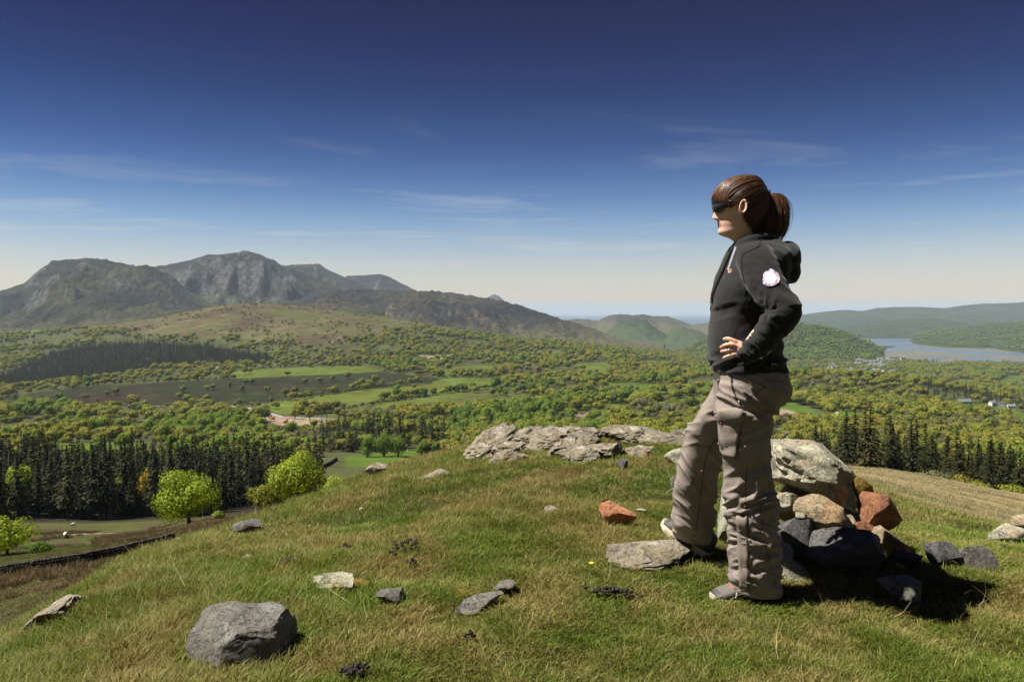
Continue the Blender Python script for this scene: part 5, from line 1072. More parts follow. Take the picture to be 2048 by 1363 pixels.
# ---------------- body (one continuous skin)
HEAD = [(356, 1478, 1506, .022), (360, 1462, 1516, .045), (367, 1449, 1523, .060), (380, 1437, 1530, .071), (395, 1431, 1533, .076), (408, 1430, 1533, .077), (418, 1432, 1531, .076), (428, 1434, 1527, .072), (438, 1436, 1521, .068), (448, 1437, 1514, .064), (456, 1438, 1514, .060), (464, 1438, 1513, .056), (470, 1442, 1512, .051), (475, 1457, 1512, .049), (482, 1468, 1513, .049), (492, 1474, 1517, .051), (508, 1478, 1524, .056), (520, 1474, 1534, .085)]
v, f = loft(HEAD, 72, 2.1, 8)
hp = pxof(v); fx = np.exp(-(v[:, 1] / .0125)**2); front = v[:, 0] < W(1462, 420)[0]
nose = np.interp(hp[1], [410, 417, 424, 430, 435, 437.5, 440, 442], [0, 1.5, 5.0, 8.5, 11.5, 11.5, 5, 0]); lips = np.interp(hp[1], [441, 444, 446, 447, 449, 451, 453, 456], [0, 1.8, 2.2, 1.0, 1.6, 1.9, .4, 0]); chin = np.interp(hp[1], [455, 462, 468, 472], [0, 2.2, 2.4, 0])
brow = np.interp(hp[1], [398, 404, 410, 416], [0, 1.6, .6, 0])
v[:, 0] -= front * .0020 * (nose * fx + lips * np.exp(-(v[:, 1] / .022)**2) + chin * np.exp(-(v[:, 1] / .024)**2) + brow * np.exp(-(v[:, 1] / .05)**2))
sock = np.interp(hp[1], [408, 414, 420, 426], [0, 1, .8, 0]) * np.exp(-((np.abs(v[:, 1]) - .032) / .014)**2) * front; v[:, 0] += .008 * sock
nostril = np.exp(-((hp[1] - 437) / 2.5)**2) * np.exp(-((np.abs(v[:, 1]) - .012) / .006)**2) * front; v[:, 0] -= .006 * nostril
body = Shape().add(v, f)
def ear(sg):
    R, A = np.linspace(0, 1, 7), np.linspace(0, 2 * np.pi, 25)[:-1]; V = []
    for r in R:
        hgt = np.interp(r, [0, .35, .62, .85, 1], [.002, .003, .006, .012, .004])
        for a in A: V.append((math.cos(a) * r * .0155 * (1 - .15 * math.sin(a)), hgt, math.sin(a) * r * .030))
    V = np.array(V); bk = V.copy(); bk[:, 1] = -.006; al = np.concatenate([V, bk]); c, s = math.cos(-.12), math.sin(-.12)
    al[:, 0], al[:, 2] = al[:, 0] * c - al[:, 2] * s, al[:, 0] * s + al[:, 2] * c
    al[:, 1] += np.where(al[:, 0] > 0, al[:, 0] * .45, 0); al[:, 1] *= sg
    n = len(V); F1 = grid_faces(7, 24, True).tolist(); F2 = [[q + n for q in p[::-1]] for p in F1]; rim = [[6 * 24 + j, 6 * 24 + (j + 1) % 24, n + 6 * 24 + (j + 1) % 24, n + 6 * 24 + j] for j in range(24)]
    return al + W(1473.5, 418, 0) + np.array([0, sg * .081, 0]), F1 + F2 + rim
for sg in (-1, 1): body.add(*ear(sg))
body.add(*loft([(500, 1475, 1535, .07), (520, 1470, 1545, .14), (560, 1450, 1548, .15), (620, 1445, 1540, .13), (670, 1438, 1545, .135), (730, 1440, 1555, .15), (790, 1445, 1550, .15), (815, 1445, 1540, .12)], 32))
def hand(sg):
    k = -sg
    F_ = [[(1477, 685, .199), (1467, 681, .199), (1456, 677, .193), (1447, 678, .181)], [(1476, 692, .202), (1461, 689, .203), (1450, 690, .196), (1441, 695, .181)], [(1476, 699, .202), (1462, 699, .201), (1451, 701, .194), (1442, 703, .180)], [(1478, 706, .204), (1465, 709, .204), (1455, 712, .198), (1446, 716, .186)]]
    for i, p in enumerate(F_):
        p = [(a, b, -sg * c) for a, b, c in p]; r = [.0092, .0086, .0078, .0062] if i < 3 else [.0085, .0074, .0066, .0054]
        body.add(*path(p, r, 12, 4)); body.add(*path([(1494, 704, -sg * .205), (1486, 698 + (i - 1) * 3.4, -sg * .206), p[0]], [.020, .0150, .0112], 12, 3))
    body.add(*path([(1490, 700, -sg * .206), (1493, 689, -sg * .206), (1499, 677, -sg * .200), (1506, 666, -sg * .194), (1511, 658, -sg * .188)], [.017, .0135, .0100, .0088, .0065], 12, 4))
    body.add(*path([(1512, 520, -sg * .15), (1535, 570, -sg * .21), (1568 if sg > 0 else 1530, 624, -sg * .27), (1525 if sg > 0 else 1510, 672, -sg * .235), (1491, 705, -sg * .205)], [.05, .045, .040, .032, .025], 16, 5))
hand(1); hand(-1)
for pts, rad in [([(1500, 790, -.085), (1490, 900, -.085), (1500, 1000, -.085), (1510, 1100, -.08), (1512, 1165, -.07)], [.06, .06, .05, .042, .04]), ([(1480, 800, .085), (1421, 874, .185), (1397, 960, .27), (1387, 1040, .35), (1388, 1070, .385)], [.06, .055, .045, .04, .035])]: body.add(*path(pts, rad, 16, 5))
me, v, nr, sm = fuse('body', body, .0032, 2)
hp = pxof(v); y = v[:, 1]
tone = np.zeros((len(v), 4)); tone[:] = (.72, .46, .34, 1); face = hp[1] < 480
def tint(mask, c, k=1.0): tone[mask, :3] = tone[mask, :3] * (1 - k) + np.array(c) * k
tint(face & (np.abs(y) < .021) & (hp[0] < 1447) & (hp[1] > 443.3) & (hp[1] < 452.5), (.52, .22, .19)); tint(face & (np.abs(y) < .019) & (hp[0] < 1449) & (hp[1] > 446.6) & (hp[1] < 448), (.44, .18, .15))
tint(face & (hp[0] < 1440) & (hp[1] > 424) & (hp[1] < 440), (.74, .40, .31), .7); tint(face & (np.hypot((hp[0] - 1450) / 10, (hp[1] - 436) / 8) < 1), (.74, .40, .30), .5)
e_ = np.hypot((hp[0] - 1473.5) / 8, (hp[1] - 418) / 16) < 1.1; tint(face & e_ & (np.abs(y) > .074), (.66, .33, .22), .8); tint(face & (np.hypot((hp[0] - 1472) / 3.2, (hp[1] - 419) / 7) < 1) & (np.abs(y) > .07), (.50, .22, .14), .8)
tint(hp[1] > 655, (.76, .44, .33), .9); kn = (hp[1] > 655) & (hp[0] < 1482); tint(kn & (vnoise(hp[0] / 5, hp[1] / 4, seed=3) > .25), (.62, .27, .18), .6); tint(kn & (hp[0] < 1446), (.62, .27, .19), .6)
add_attr(me, 'tone', 'FLOAT_COLOR', tone)
m = M('skin'); n_ = m.noise(180, 3); MAT_SKIN = m.principled(m.attr('tone'), .48, .4, m.bump(n_, .15, .002), **{'Subsurface Weight': .12, 'Subsurface Radius': (.012, .005, .003), 'Subsurface Scale': .5})
me.materials.append(MAT_SKIN); kid('body', me, person)
# ring
RINGM = plain('ring_silver', (.6, .6, .62), .25, .8, .05); RINGM.node_tree.nodes['Principled BSDF'].inputs['Metallic'].default_value = 1
a = np.linspace(0, 2 * np.pi, 17); rc = W(1456, 700.5, -.198); R_ = Shape().tube([(rc[0] + .0, rc[1] + .0092 * math.cos(t), rc[2] + .0092 * math.sin(t)) for t in a], .0014, 6, cap=False); R_.box(rc + np.array([0, -.0098, 0]), (.004, .002, .004)); kid('ring', R_.mesh('ring', [RINGM], True), person)

# ---------------- hoodie
m = M('hoodie_jersey'); fn = m.noise(900, 3, .7); mn = m.noise(9, 4)
MAT_HOOD = m.principled(m.mix(m.remap(mn, .3, .7), (.0125, .013, .0138), (.020, .0205, .0215)), .9, .2, m.bump(fn, .25, .002), **{'Sheen Weight': .12, 'Sheen Roughness': .5})
h = Shape()
h.add(*loft([(478, 1474, 1552, .060), (484, 1470, 1558, .085), (492, 1464, 1563, .128), (504, 1458, 1568, .172), (520, 1451, 1570, .192), (545, 1441, 1570, .196), (570, 1432, 1566, .190), (600, 1426, 1558, .175), (630, 1426, 1550, .162), (660, 1421, 1550, .158), (690, 1419, 1556, .165), (712, 1420, 1562, .174), (722, 1419, 1566, .178), (727, 1425, 1566, .172), (741, 1428, 1568, .176)], 56, 2.5, 6))
for sg in (1, -1):
    P = [(1508, 512, -sg * .135), (1516, 530, -sg * .17), (1533, 565, -sg * .215), (1554, 600, -sg * .255), (1568 if sg > 0 else 1532, 624, -sg * .278), (1548 if sg > 0 else 1522, 652, -sg * .265), (1524 if sg > 0 else 1508, 684, -sg * .238), (1498, 704, -sg * .214), (1486, 710, -sg * .208)]
    h.add(*path(P, [.070, .073, .067, .062, .063, .058, .048, .040, .037], 28, 6))
h.add(*ball(W(1562, 522, 0), (.060, .135, .086), (0, .42, 0)))             # hood lying on the back
h.add(*ball(W(1570, 545, 0), (.046, .115, .050), (0, .2, 0))); h.add(*ball(W(1545, 497, 0), (.055, .12, .040), (0, .6, 0)))
for sg in (1, -1): h.add(*path([(1474, 491, -sg * .035), (1486, 484, -sg * .062), (1508, 477, -sg * .078), (1530, 474, -sg * .070), (1548, 478, -sg * .03)], [.012, .016, .018, .020, .022], 12, 5))
me, v, nr, sm = fuse('hoodie', h, .0048, 5)
hp = pxof(v); P_ = np.stack(hp, 1)
def rid(a): return 1 - np.abs(a) * 2
d = .0035 * fbm(v[:, 0] * 16, v[:, 1] * 16, v[:, 2] * 22, 3, 3)
# folds that gather in the crook of the elbow and radiate over the sleeve
cr = np.array([1535., 618.]); q = P_ - cr; ang = np.arctan2(q[:, 1], q[:, 0]); rr = np.hypot(q[:, 0], q[:, 1]); arm = (v[:, 1] < -.17)
d += arm * .0040 * np.exp(-(rr / 34)**2) * np.sin(ang * 7 + 2.0 * vnoise(rr / 12, ang * 2, seed=4)) * np.clip(rr / 8, 0, 1)
lo = arm & (hp[1] > 628); u = (hp[0] - 1485) * .62 - (hp[1] - 705) * .78; d += lo * .0062 * rid(vnoise(u / 7.5, (hp[0] + hp[1]) / 46, seed=6)) * np.clip((1590 - hp[0]) / 40, 0, 1)
up = arm & (hp[1] < 612); u = (hp[1] - 520) * .8 - (hp[0] - 1520) * .5; d += up * .0052 * rid(vnoise(u / 13, hp[0] / 40, seed=8)) * np.clip((hp[1] - 530) / 40, .2, 1)
to = (v[:, 1] > -.19) & (v[:, 1] < 0) & (hp[1] > 545); u = (hp[1] - 560) * .9 + (hp[0] - 1440) * .35; d += to * .0085 * rid(vnoise(u / 20, (hp[0]) / 60, seed=10)) * np.clip((hp[1] - 545) / 40, 0, 1)
d += (v[:, 1] > -.12) & (v[:, 1] < .12) & (hp[0] > 1545) & (hp[1] < 575) if False else 0
hd = (hp[0] > 1535) & (hp[1] < 572) & (np.abs(v[:, 1]) < .15); d += hd * .003 * rid(vnoise((hp[1] - hp[0] * .5) / 30, v[:, 1] * 7, seed=12))
hem = np.exp(-((hp[1] - 724) / 2.0)**2) * (v[:, 1] > -.19); d -= .004 * hem; cuff = np.exp(-(((hp[0] - 1500) * .72 - (hp[1] - 702) * -.69) / 2.2)**2) * arm * (hp[1] > 690); d -= .0025 * cuff
v = v + nr * d[:, None]; v = sm(v, .35); put(me, v); me.materials.append(MAT_HOOD); hood = kid('hoodie', me, person)
from mathutils.bvhtree import BVHTree
def bvh_of(me): return BVHTree.FromPolygons([q.co for q in me.vertices], [list(p.vertices) for p in me.polygons])
HB = bvh_of(me)
def cast(B, px, py, back=False):           # where a sight line meets the cloth
    EYEP = Vector((0, 0, CZ)); o = EYEP - ORG; d = (at(px, py, 1.0) - EYEP).normalized(); r = B.ray_cast(o, d); return r[0], r[1]
def decal(name, B, pts_px, faces, mats, midx, lift=.002, parent=None):
    V = []; last = None
    for a, b in pts_px:
        p, n = cast(B, a, b)
        if p is None: p, n = last
        last = (p, n); V.append(np.array(p) + np.array((0, -1, 0)) * lift * .5 + np.array(n) * lift)
    me = mesh_np(name, np.array(V), faces, mats, midx, True); return kid(name, me, parent or hood)
def strip(name, B, line, w, mat, lift=.002, parent=None, wob=0, fine=5):
    L = np.array(line, float); t = np.arange(len(L), dtype=float); tt = np.linspace(0, len(L) - 1, (len(L) - 1) * fine + 1); L = cubic(t, L, tt); T = np.gradient(L, axis=0); N = np.stack([-T[:, 1], T[:, 0]], 1); N /= np.linalg.norm(N, axis=1)[:, None]
    pts = np.stack([L - N * w / 2, L, L + N * w / 2], 1).reshape(-1, 2)
    o = decal(name, B, pts.tolist(), grid_faces(len(L), 3), [mat], None, lift, parent); return o
m = M('emblem_print'); o_ = m.n('ShaderNodeUVMap')
EMB_W = plain('emblem_white', (.80, .78, .80), .8, .2, .05, 300); EMB_P = plain('emblem_purple', (.30, .22, .55), .8, .2, .4, 600); EMB_R = plain('emblem_red', (.65, .30, .32), .8, .2, .4, 600)
pts = []; fc = []; mi = []; nR, nA = 9, 48; rg = np.random.default_rng(5)
for i in range(nR):
    for j in range(nA):
        r = i / (nR - 1); a = j / nA * 2 * math.pi; rad = (17.0 + (1.2 * math.sin(a * 3 + 1) + rg.normal() * .35) * (i == nR - 1)) * r
        notch = 1 - .22 * math.exp(-((a - 4.25) / .16)**2) * (i > 5)
        pts.append((1541.5 + rad * notch * math.cos(a) * .98, 556 + rad * notch * math.sin(a) * 1.0))
for i in range(nR - 1):
    for j in range(nA):
        fc.append((i * nA + j, i * nA + (j + 1) % nA, (i + 1) * nA + (j + 1) % nA, (i + 1) * nA + j)); a = j / nA
        mi.append(0 if i < 5 or (i == 5 and rg.random() < .5) or rg.random() < .40 or .72 < a < .8 else (1 if rg.random() < .6 else 2))
decal('sleeve_emblem', HB, pts, fc, [EMB_W, EMB_P, EMB_R], mi, .0025)
PINK = plain('print_pink', (.55, .33, .30), .8, .2, .1)
strip('chest_print', HB, [(1456.5, 538), (1458.5, 541.5), (1457, 545)], 1.6, PINK, .002); strip('chest_print', HB, [(1460, 537.5), (1463, 540), (1462, 544), (1459, 545), (1459, 540)], 1.4, PINK, .002)
SEAM = plain('hoodie_seam', (.008, .008, .009), .9, .2, .1)
strip('side_seam', HB, [(1492, 592), (1488, 612), (1480, 640), (1470, 664), (1467, 672)], 1.3, SEAM, .0012); strip('shoulder_seam', HB, [(1520, 480), (1518, 492), (1506, 498), (1488, 508), (1483, 524), (1485, 545), (1489, 566)], 1.3, SEAM, .0012)
# zip edge, drawcord and grey shirt at the neck
CORD = plain('cord_black', (.012, .012, .013), .8, .3, .1, 200, .3); SHIRT = plain('shirt_lilac', (.26, .26, .32), .85, .2, .06, 200)
strip('shirt_collar', HB, [(1472, 494), (1467, 508), (1461, 526), (1456, 540)], 3.6, SHIRT, .002)
kid('drawcord', Shape().add(*path([(1474, 486, -.03), (1462, 500, -.035), (1449, 530, -.035), (1436, 560, -.03), (1426, 586, -.025), (1424, 604, -.02)], [.005, .0075, .009, .011, .012, .007], 10, 5, flat=.6)).mesh('drawcord', [CORD], True), hood)
kid('drawcord', Shape().add(*path([(1479, 489, -.05), (1468, 508, -.06), (1457, 532, -.062), (1450, 550, -.06)], [.004, .0045, .0045, .003], 8, 4)).mesh('drawcord', [CORD], True), hood)
kid('zip_pull', Shape().tube([W(1423, 612, -.01), W(1420.5, 616, -.012), W(1422, 622, -.012)], .0022, 6).mesh('zip_pull', [CORD], True), hood)

# ---------------- trousers
m = M('trouser_cotton'); fn = m.noise(700, 3, .7); mn = m.noise(14, 5, .6); wv = m.n('ShaderNodeTexWave', {'Scale': 260.0, 'Distortion': .5}).outputs[1]
MAT_TR = m.principled(m.mix(m.remap(mn, .3, .72), (.195, .160, .138), (.290, .245, .215)), .9, .2, m.bump(m.math('ADD', fn, m.math('MULTIPLY', mn, .8)), .3, .003))
t = Shape()
t.add(*loft([(736, 1433, 1566, .163), (748, 1432, 1568, .170), (765, 1433, 1571, .177), (782, 1434, 1571, .178), (800, 1434, 1560, .172), (818, 1436, 1545, .150), (832, 1440, 1538, .12)], 48, 2.5))
t.add(*loft([(770, 1440, 1568, .080, -.088), (800, 1437, 1560, .087, -.088), (816, 1436, 1545, .088, -.088), (856, 1437, 1539, .090, -.088), (903, 1441, 1539, .088, -.086), (947, 1448, 1541, .082, -.085), (977, 1450, 1546, .081, -.085), (1013, 1451, 1553, .083, -.083), (1050, 1457, 1554, .086, -.08), (1087, 1460, 1556, .089, -.078), (1142, 1462, 1557, .092, -.075), (1170, 1462, 1561, .094, -.073), (1182, 1464, 1560, .093, -.072)], 44, 2.4, 6, True, -.09))
t.add(*loft([(765, 1434, 1545, .080, .088), (792, 1422, 1530, .086, .098), (820, 1404, 1508, .088, .125), (848, 1386, 1488, .087, .155), (874, 1374, 1468, .088, .185), (922, 1362, 1443, .086, .235), (977, 1353, 1432, .085, .285), (1032, 1346, 1427, .088, .34), (1058, 1347, 1425, .090, .37), (1078, 1354, 1420, .090, .395)], 44, 2.4, 6, True, -.12))
me, v, nr, sm = fuse('trousers', t, .0048, 4)
hp = pxof(v); near = v[:, 1] < .0; x_, y_ = hp
leg_c = np.interp(y_, [740, 850, 950, 1180], [1500, 1488, 1495, 1510]); lu = (x_ - leg_c) / 50
def fold(k, sx, sy, skew, seed, band, amp, wdt):
    w = np.exp(-((y_ - band) / wdt)**2); return amp * w * rid(vnoise((y_ - skew * (x_ - 1490)) / sy, (x_) / sx, v[:, 1] * 5, seed=seed))
d = .0028 * fbm(v[:, 0] * 12, v[:, 1] * 12, v[:, 2] * 18, 4, 13)
dn_ = fold(0, 60, 15, .5, 20, 800, .0055, 40) + fold(0, 45, 10, .2, 21, 828, .0065, 16) + fold(0, 60, 22, -.4, 22, 900, .005, 60) + fold(0, 34, 13, -.35, 23, 1000, .0095, 34) + fold(0, 40, 12, .3, 24, 1060, .0065, 40) + fold(0, 40, 14, -.3, 25, 1110, .0060, 40) + fold(0, 50, 11, .4, 26, 1158, .0075, 22)
df_ = fold(0, 80, 14, -.25, 30, 845, .0075, 34) + fold(0, 60, 26, 1.8, 31, 940, .006, 60) + fold(0, 40, 15, .9, 32, 1010, .005, 40) + fold(0, 30, 9, .5, 33, 1055, .0075, 22)
d += np.where(near, dn_, df_) * 1.75
# raised side seam, pocket edge, hem stitching groove
d -= near * .004 * np.exp(-((y_ - (1176 + (1494 - x_) * .10)) / 1.6)**2) * .6; d -= near * .0035 * np.exp(-((y_ - 953) / 1.8)**2) * (x_ > 1495)
v = v + nr * d[:, None]; v = sm(v, .22); put(me, v); me.materials.append(MAT_TR); tro = kid('trousers', me, person)
TB = bvh_of(me); m = M('trouser_trim'); MAT_TRD = plain('trouser_seam', (.085, .070, .060), .9, .2, .2, 200); RED_B = plain('button_red', (.35, .10, .09), .45, .4, .1)
def flap(name, line_l, line_r, mat, lift, nu=8, fine=5):
    A_ = np.array(line_l, float); B_ = np.array(line_r, float); t = np.arange(len(A_), dtype=float); tt = np.linspace(0, len(A_) - 1, (len(A_) - 1) * fine + 1); A_ = cubic(t, A_, tt); B_ = cubic(t, B_, tt); u = np.linspace(0, 1, nu)
    pts = (A_[:, None] * (1 - u[None, :, None]) + B_[:, None] * u[None, :, None]).reshape(-1, 2); V = []; last = None
    for a, b in pts:
        p, n = cast(TB, a, b)
        if p is None: p, n = last
        last = (p, n); V.append(np.array(p) + np.array(n) * lift)
    V = np.array(V); k = len(tt); g = grid_faces(k, nu).tolist(); me = mesh_np(name, V, g, [mat], smooth=True); o = kid(name, me, tro); md = o.modifiers.new('cloth', 'SOLIDIFY'); md.thickness = lift * .9; md.offset = -1; return o
flap('cargo_pocket', [(1439, 826), (1440, 850), (1441, 880), (1446, 910)], [(1481, 832), (1479, 860), (1475, 890), (1472, 916)], MAT_TR, .005)
flap('pocket_flap', [(1438, 822), (1439, 834), (1440, 842)], [(1487, 818), (1484, 834), (1482, 846)], MAT_TR, .008)
flap('leg_placket', [(1473, 1030), (1476, 1080), (1478, 1130), (1480, 1176)], [(1494, 1030), (1496, 1080), (1497, 1130), (1497, 1180)], MAT_TR, .004, 5)
flap('back_pocket_flap', [(1528, 762), (1530, 774), (1532, 781)], [(1566, 764), (1566, 776), (1565, 783)], MAT_TR, .005)
for ln in ([(1463, 746), (1462, 765), (1467, 785), (1474, 800)], [(1528, 774), (1508, 788), (1486, 803)], [(1483, 830), (1480, 870), (1476, 912)], [(1494, 935), (1491, 975), (1492, 1010), (1495, 1030)], [(1496, 1032), (1498, 1100), (1498, 1180)], [(1520, 1010), (1530, 1080), (1542, 1140)], [(1384, 886), (1410, 893), (1416, 890)], [(1440, 870), (1418, 898), (1407, 940), (1403, 980), (1396, 1030), (1392, 1060)]):
    strip('seam', TB, ln, 1.6, MAT_TRD, .0015, tro)
strip('hip_pocket', TB, [(1464, 752), (1465, 775), (1472, 795)], 3.4, plain('pocket_dark', (.02, .018, .017), .9, .1), .0012, tro)
for k, (a, b) in enumerate([(1446, 845), (1490, 1010), (1490, 1056), (1404, 940), (1400, 979), (1550, 1166), (1478, 803), (1500, 857)]):
    p, n = cast(TB, a, b)
    if p is None: continue
    q = np.array(n); s = Shape().tube([np.array(p) + q * .003, np.array(p) + q * (.0065 + .006 * (k == 0))], [.0052, .0042], 10); kid('button', s.mesh('button', [RED_B if k < 6 else RINGM], True), tro)
kid('belt_buckle', Shape().box(W(1433, 752, -.03), (.012, .05, .03)).mesh('belt_buckle', [RINGM]), tro)

# ---------------- shoes
SH_G = plain('shoe_mesh', (.13, .115, .105), .8, .3, .2, 250, .4); SH_D = plain('shoe_overlay', (.06, .058, .06), .6, .4, .1, 100); SOLE = plain('shoe_sole', (.52, .46, .34), .8, .2, .12, 80, .3); SH_R = plain('shoe_red', (.55, .06, .03), .6, .4, .1); SH_S = plain('shoe_silver', (.45, .45, .46), .4, .5, .05)
def shoe(loc, rot):
    """length 0.25 m, toe towards local -x, ankle opening above the heel"""
    o = empty('shoe', loc); o.parent = person; o.rotation_euler = rot; U = []
    st_ = [(-.128, .018, .028, .030), (-.120, .034, .042, .026), (-.10, .044, .056, .022), (-.07, .048, .066, .020), (-.03, .045, .080, .020), (.01, .040, .100, .020), (.04, .037, .112, .020), (.08, .036, .115, .020), (.11, .030, .105, .022), (.122, .016, .085, .03)]
    st_ = np.array(st_); tt = np.linspace(0, 9, 46); st_ = cubic(np.arange(10.), st_, tt); n = 24; a = np.arange(n) / n * 2 * np.pi; V = []
    for x, w, hgt, b in st_:
        z0 = b; c, s = np.cos(a), np.sin(a); V.append(np.stack([np.full(n, x), w * np.sign(c) * np.abs(c)**.8, z0 + (hgt - z0) * (.5 + .5 * np.sign(s) * np.abs(s)**.7)], 1))
    v = np.concatenate(V); f = grid_faces(46, n, True).tolist() + [list(range(n))[::-1], list(range(45 * n, 46 * n))]
    ce = [(sum(v[i, 0] for i in q) / len(q), sum(v[i, 1] for i in q) / len(q), sum(v[i, 2] for i in q) / len(q)) for q in f]; mi = []
    for x, y, z in ce:
        k = 0
        if x < -.124 and z < .034: k = 2
        elif z < .036 and x < -.05 or x > .085 or z < .028: k = 1
        elif x < -.098: k = 1
        mi.append(k)
    kid('upper', mesh_np('upper', v, f, [SH_G, SH_D, SH_R], mi, True), o)
    sx_ = np.linspace(-.135, .126, 40); wv_ = np.interp(sx_, [-.135, -.125, -.10, -.06, -.01, .05, .10, .126], [.008, .030, .047, .052, .045, .040, .038, .018]); lift = np.interp(sx_, [-.135, -.10, -.05, .126], [.016, .005, 0, .0]); S = []
    for x, w, l in zip(sx_, wv_, lift): S.append([(x, -w, l), (x, -w * 1.05, l + .013), (x, -w * .95, l + .028), (x, w * .95, l + .028), (x, w * 1.05, l + .013), (x, w, l)])
    v = np.concatenate(S); f = grid_faces(40, 6, True).tolist() + [list(range(6))[::-1], list(range(39 * 6, 40 * 6))]; kid('sole', mesh_np('sole', v, f, [SOLE], smooth=False), o)
    hs = Shape().box((.10, 0, .012), (.05, .070, .012)); kid('heel_plug', hs.mesh('heel_plug', [SH_R]), o)
    for i in range(4):
        x = -.055 + i * .02; z = np.interp(x, [-.07, -.03, .01, .04], [.067, .082, .101, .112]); kid('lace', Shape().tube([(x, -.022, z - .006), (x + .004, 0, z + .002), (x, .022, z - .006)], .0026, 6).mesh('lace', [SH_R], True), o)
    for i, x in enumerate((-.045, -.012)): 
        for sg in (-1, 1): kid('stripe', Shape().tube([(x - .004, sg * .0475, .036), (x + .002, sg * .046, .056), (x + .016, sg * .037, .074)], [.003, .0028, .002], 6).mesh('stripe', [SH_S], True), o)
    return o
fp = at(1480, 1200, PD - .05)
shoe(Vector(W(1484, 1204, -.07)), (0, 0, .16))
shoe(Vector(W(1370, 1084, .42)), (0, .47, -.5))

# ---------------- hair
m = M('hair_brown'); r_ = m.attr('tint', 'Fac'); MAT_HAIR = m.principled(m.mix(r_, (.040, .017, .008), (.190, .080, .032)), .42, .5)
m = M('hair_under'); st2 = m.noise(1.0, 4, .6, m.mapping((30, 30, 190))); MAT_UNDER = m.principled(m.mix(m.remap(st2, .35, .7), (.022, .010, .005), (.085, .036, .016)), .5, .3, m.bump(st2, .5, .004))
CAP = [(354, 1482, 1504, .025), (357, 1466, 1515, .048), (364, 1450, 1522, .065), (376, 1436, 1529, .077), (390, 1428, 1535, .083), (404, 1425, 1537, .084), (418, 1430, 1535, .083), (430, 1432, 1531, .080), (442, 1436, 1526, .075), (454, 1444, 1521, .069), (466, 1455, 1516, .060), (474, 1466, 1514, .05)]
v, f = loft(CAP, 72, 2.1, 8, True); hp = pxof(v)
line = np.interp(hp[0], [1415, 1424, 1436, 1450, 1464, 1468, 1481, 1484, 1492, 1502, 1512, 1540], [404, 404, 405, 410, 419, 404, 402, 430, 446, 458, 478, 485])
midf = np.exp(-(v[:, 1] / .035)**2) * (hp[0] < 1445) * 7
keep = hp[1] < line + midf * 0; ff = [q for q in f if all(keep[i] for i in q)]
v = v + np.stack([0 * v[:, 0], 0 * v[:, 0], 0 * v[:, 0]], 1)
hair = kid('hair', mesh_np('hair', v, ff, [MAT_UNDER], smooth=True), person)
CAPB = BVHTree.FromPolygons([Vector(q) for q in v], [list(q) for q in f])
def strands(name, lines, rad, nseg=10, parent=None):
    V = []; Fc = []; T = []; k = 0; rng = np.random.default_rng(9)
    for P in lines:
        P = np.asarray(P); r = rad * rng.uniform(.6, 1.2); rr = r * np.interp(np.linspace(0, 1, len(P)), [0, .15, .75, 1], [.5, 1, .9, .25]); a, b = tube_geo(P, rr, 4, False); V.append(a); Fc.append(np.array(b) + k); k += len(a); T.append(np.full(len(a), rng.random()**1.6))
    me = mesh_np(name, np.concatenate(V), np.concatenate(Fc), [MAT_HAIR], smooth=True); add_attr(me, 'tint', 'FLOAT', np.concatenate(T)); return kid(name, me, parent or hair)
tie = W(1533, 387, 0); rng = np.random.default_rng(12); ctr = W(1484, 408, 0); LN = []
def on_cap(p, lift=.003):
    d = Vector(p - ctr).normalized(); h_ = CAPB.ray_cast(Vector(ctr), d)
    return (np.array(h_[0]) + np.array(d) * lift) if h_[0] is not None else p
for k in range(900):
    sg = rng.choice([-1, 1]); 
    if rng.random() < .62: s0 = (rng.uniform(1426, 1452), rng.uniform(372, 404), rng.uniform(.0, .078))
    else: s0 = (rng.uniform(1455, 1512), rng.uniform(404, 466), rng.uniform(.05, .085))
    ln_ = np.interp(s0[0], [1415, 1436, 1450, 1464, 1468, 1481, 1484, 1492, 1502, 1512], [404, 405, 409, 417, 402, 400, 428, 444, 456, 472])
    if s0[1] > ln_: s0 = (s0[0], ln_ - rng.uniform(0, 4), s0[2])
    a = W(s0[0], s0[1], -sg * s0[2]); P = []; lf = rng.uniform(.001, .0055)
    for t in np.linspace(0, 1, 11):
        p = a * (1 - t) + tie * t; bul = math.sin(t * math.pi) * .10 * (.6 if s0[1] > 400 else 1); dd = p - ctr; nd_ = np.linalg.norm(dd) + 1e-6; p = p + dd / nd_ * bul + np.array([0, 0, bul * .35])
        P.append(on_cap(p, lf * (1 - .3 * t)) if t < .93 else tie + (rng.normal(size=3) * .004))
    LN.append(P)
strands('hair_strands', LN, .0016)
# fringe swept over the temple, loose strands by the ear
LN = []
for k in range(130):
    sg = -1 if k % 3 else 1; u = rng.random(); a = W(1452 + 16 * u, 362 - 3 * u + rng.normal() * 1.5, sg * .03); e = W(1427 + 36 * u * rng.uniform(.8, 1.1), 404 + 12 * u + rng.normal() * 2.5, sg * np.interp(u, [0, 1], [.052, .080])); P = []
    for t in np.linspace(0, 1, 9): p = a * (1 - t) + e * t; P.append(on_cap(p + (p - ctr) * .25, rng.uniform(.002, .006)))
    LN.append(P)
for k in range(0):
    sg = -1 if k % 2 else 1; P = [W(1460 + rng.normal() * 2, 408, sg * .083)]
    for t in np.linspace(.2, 1, 6): P.append(W(1460 + 17 * t + rng.normal() * .8, 408 + 50 * t, sg * (.085 - .028 * t * t)))
    LN.append(P)
strands('fringe', LN, .0015)
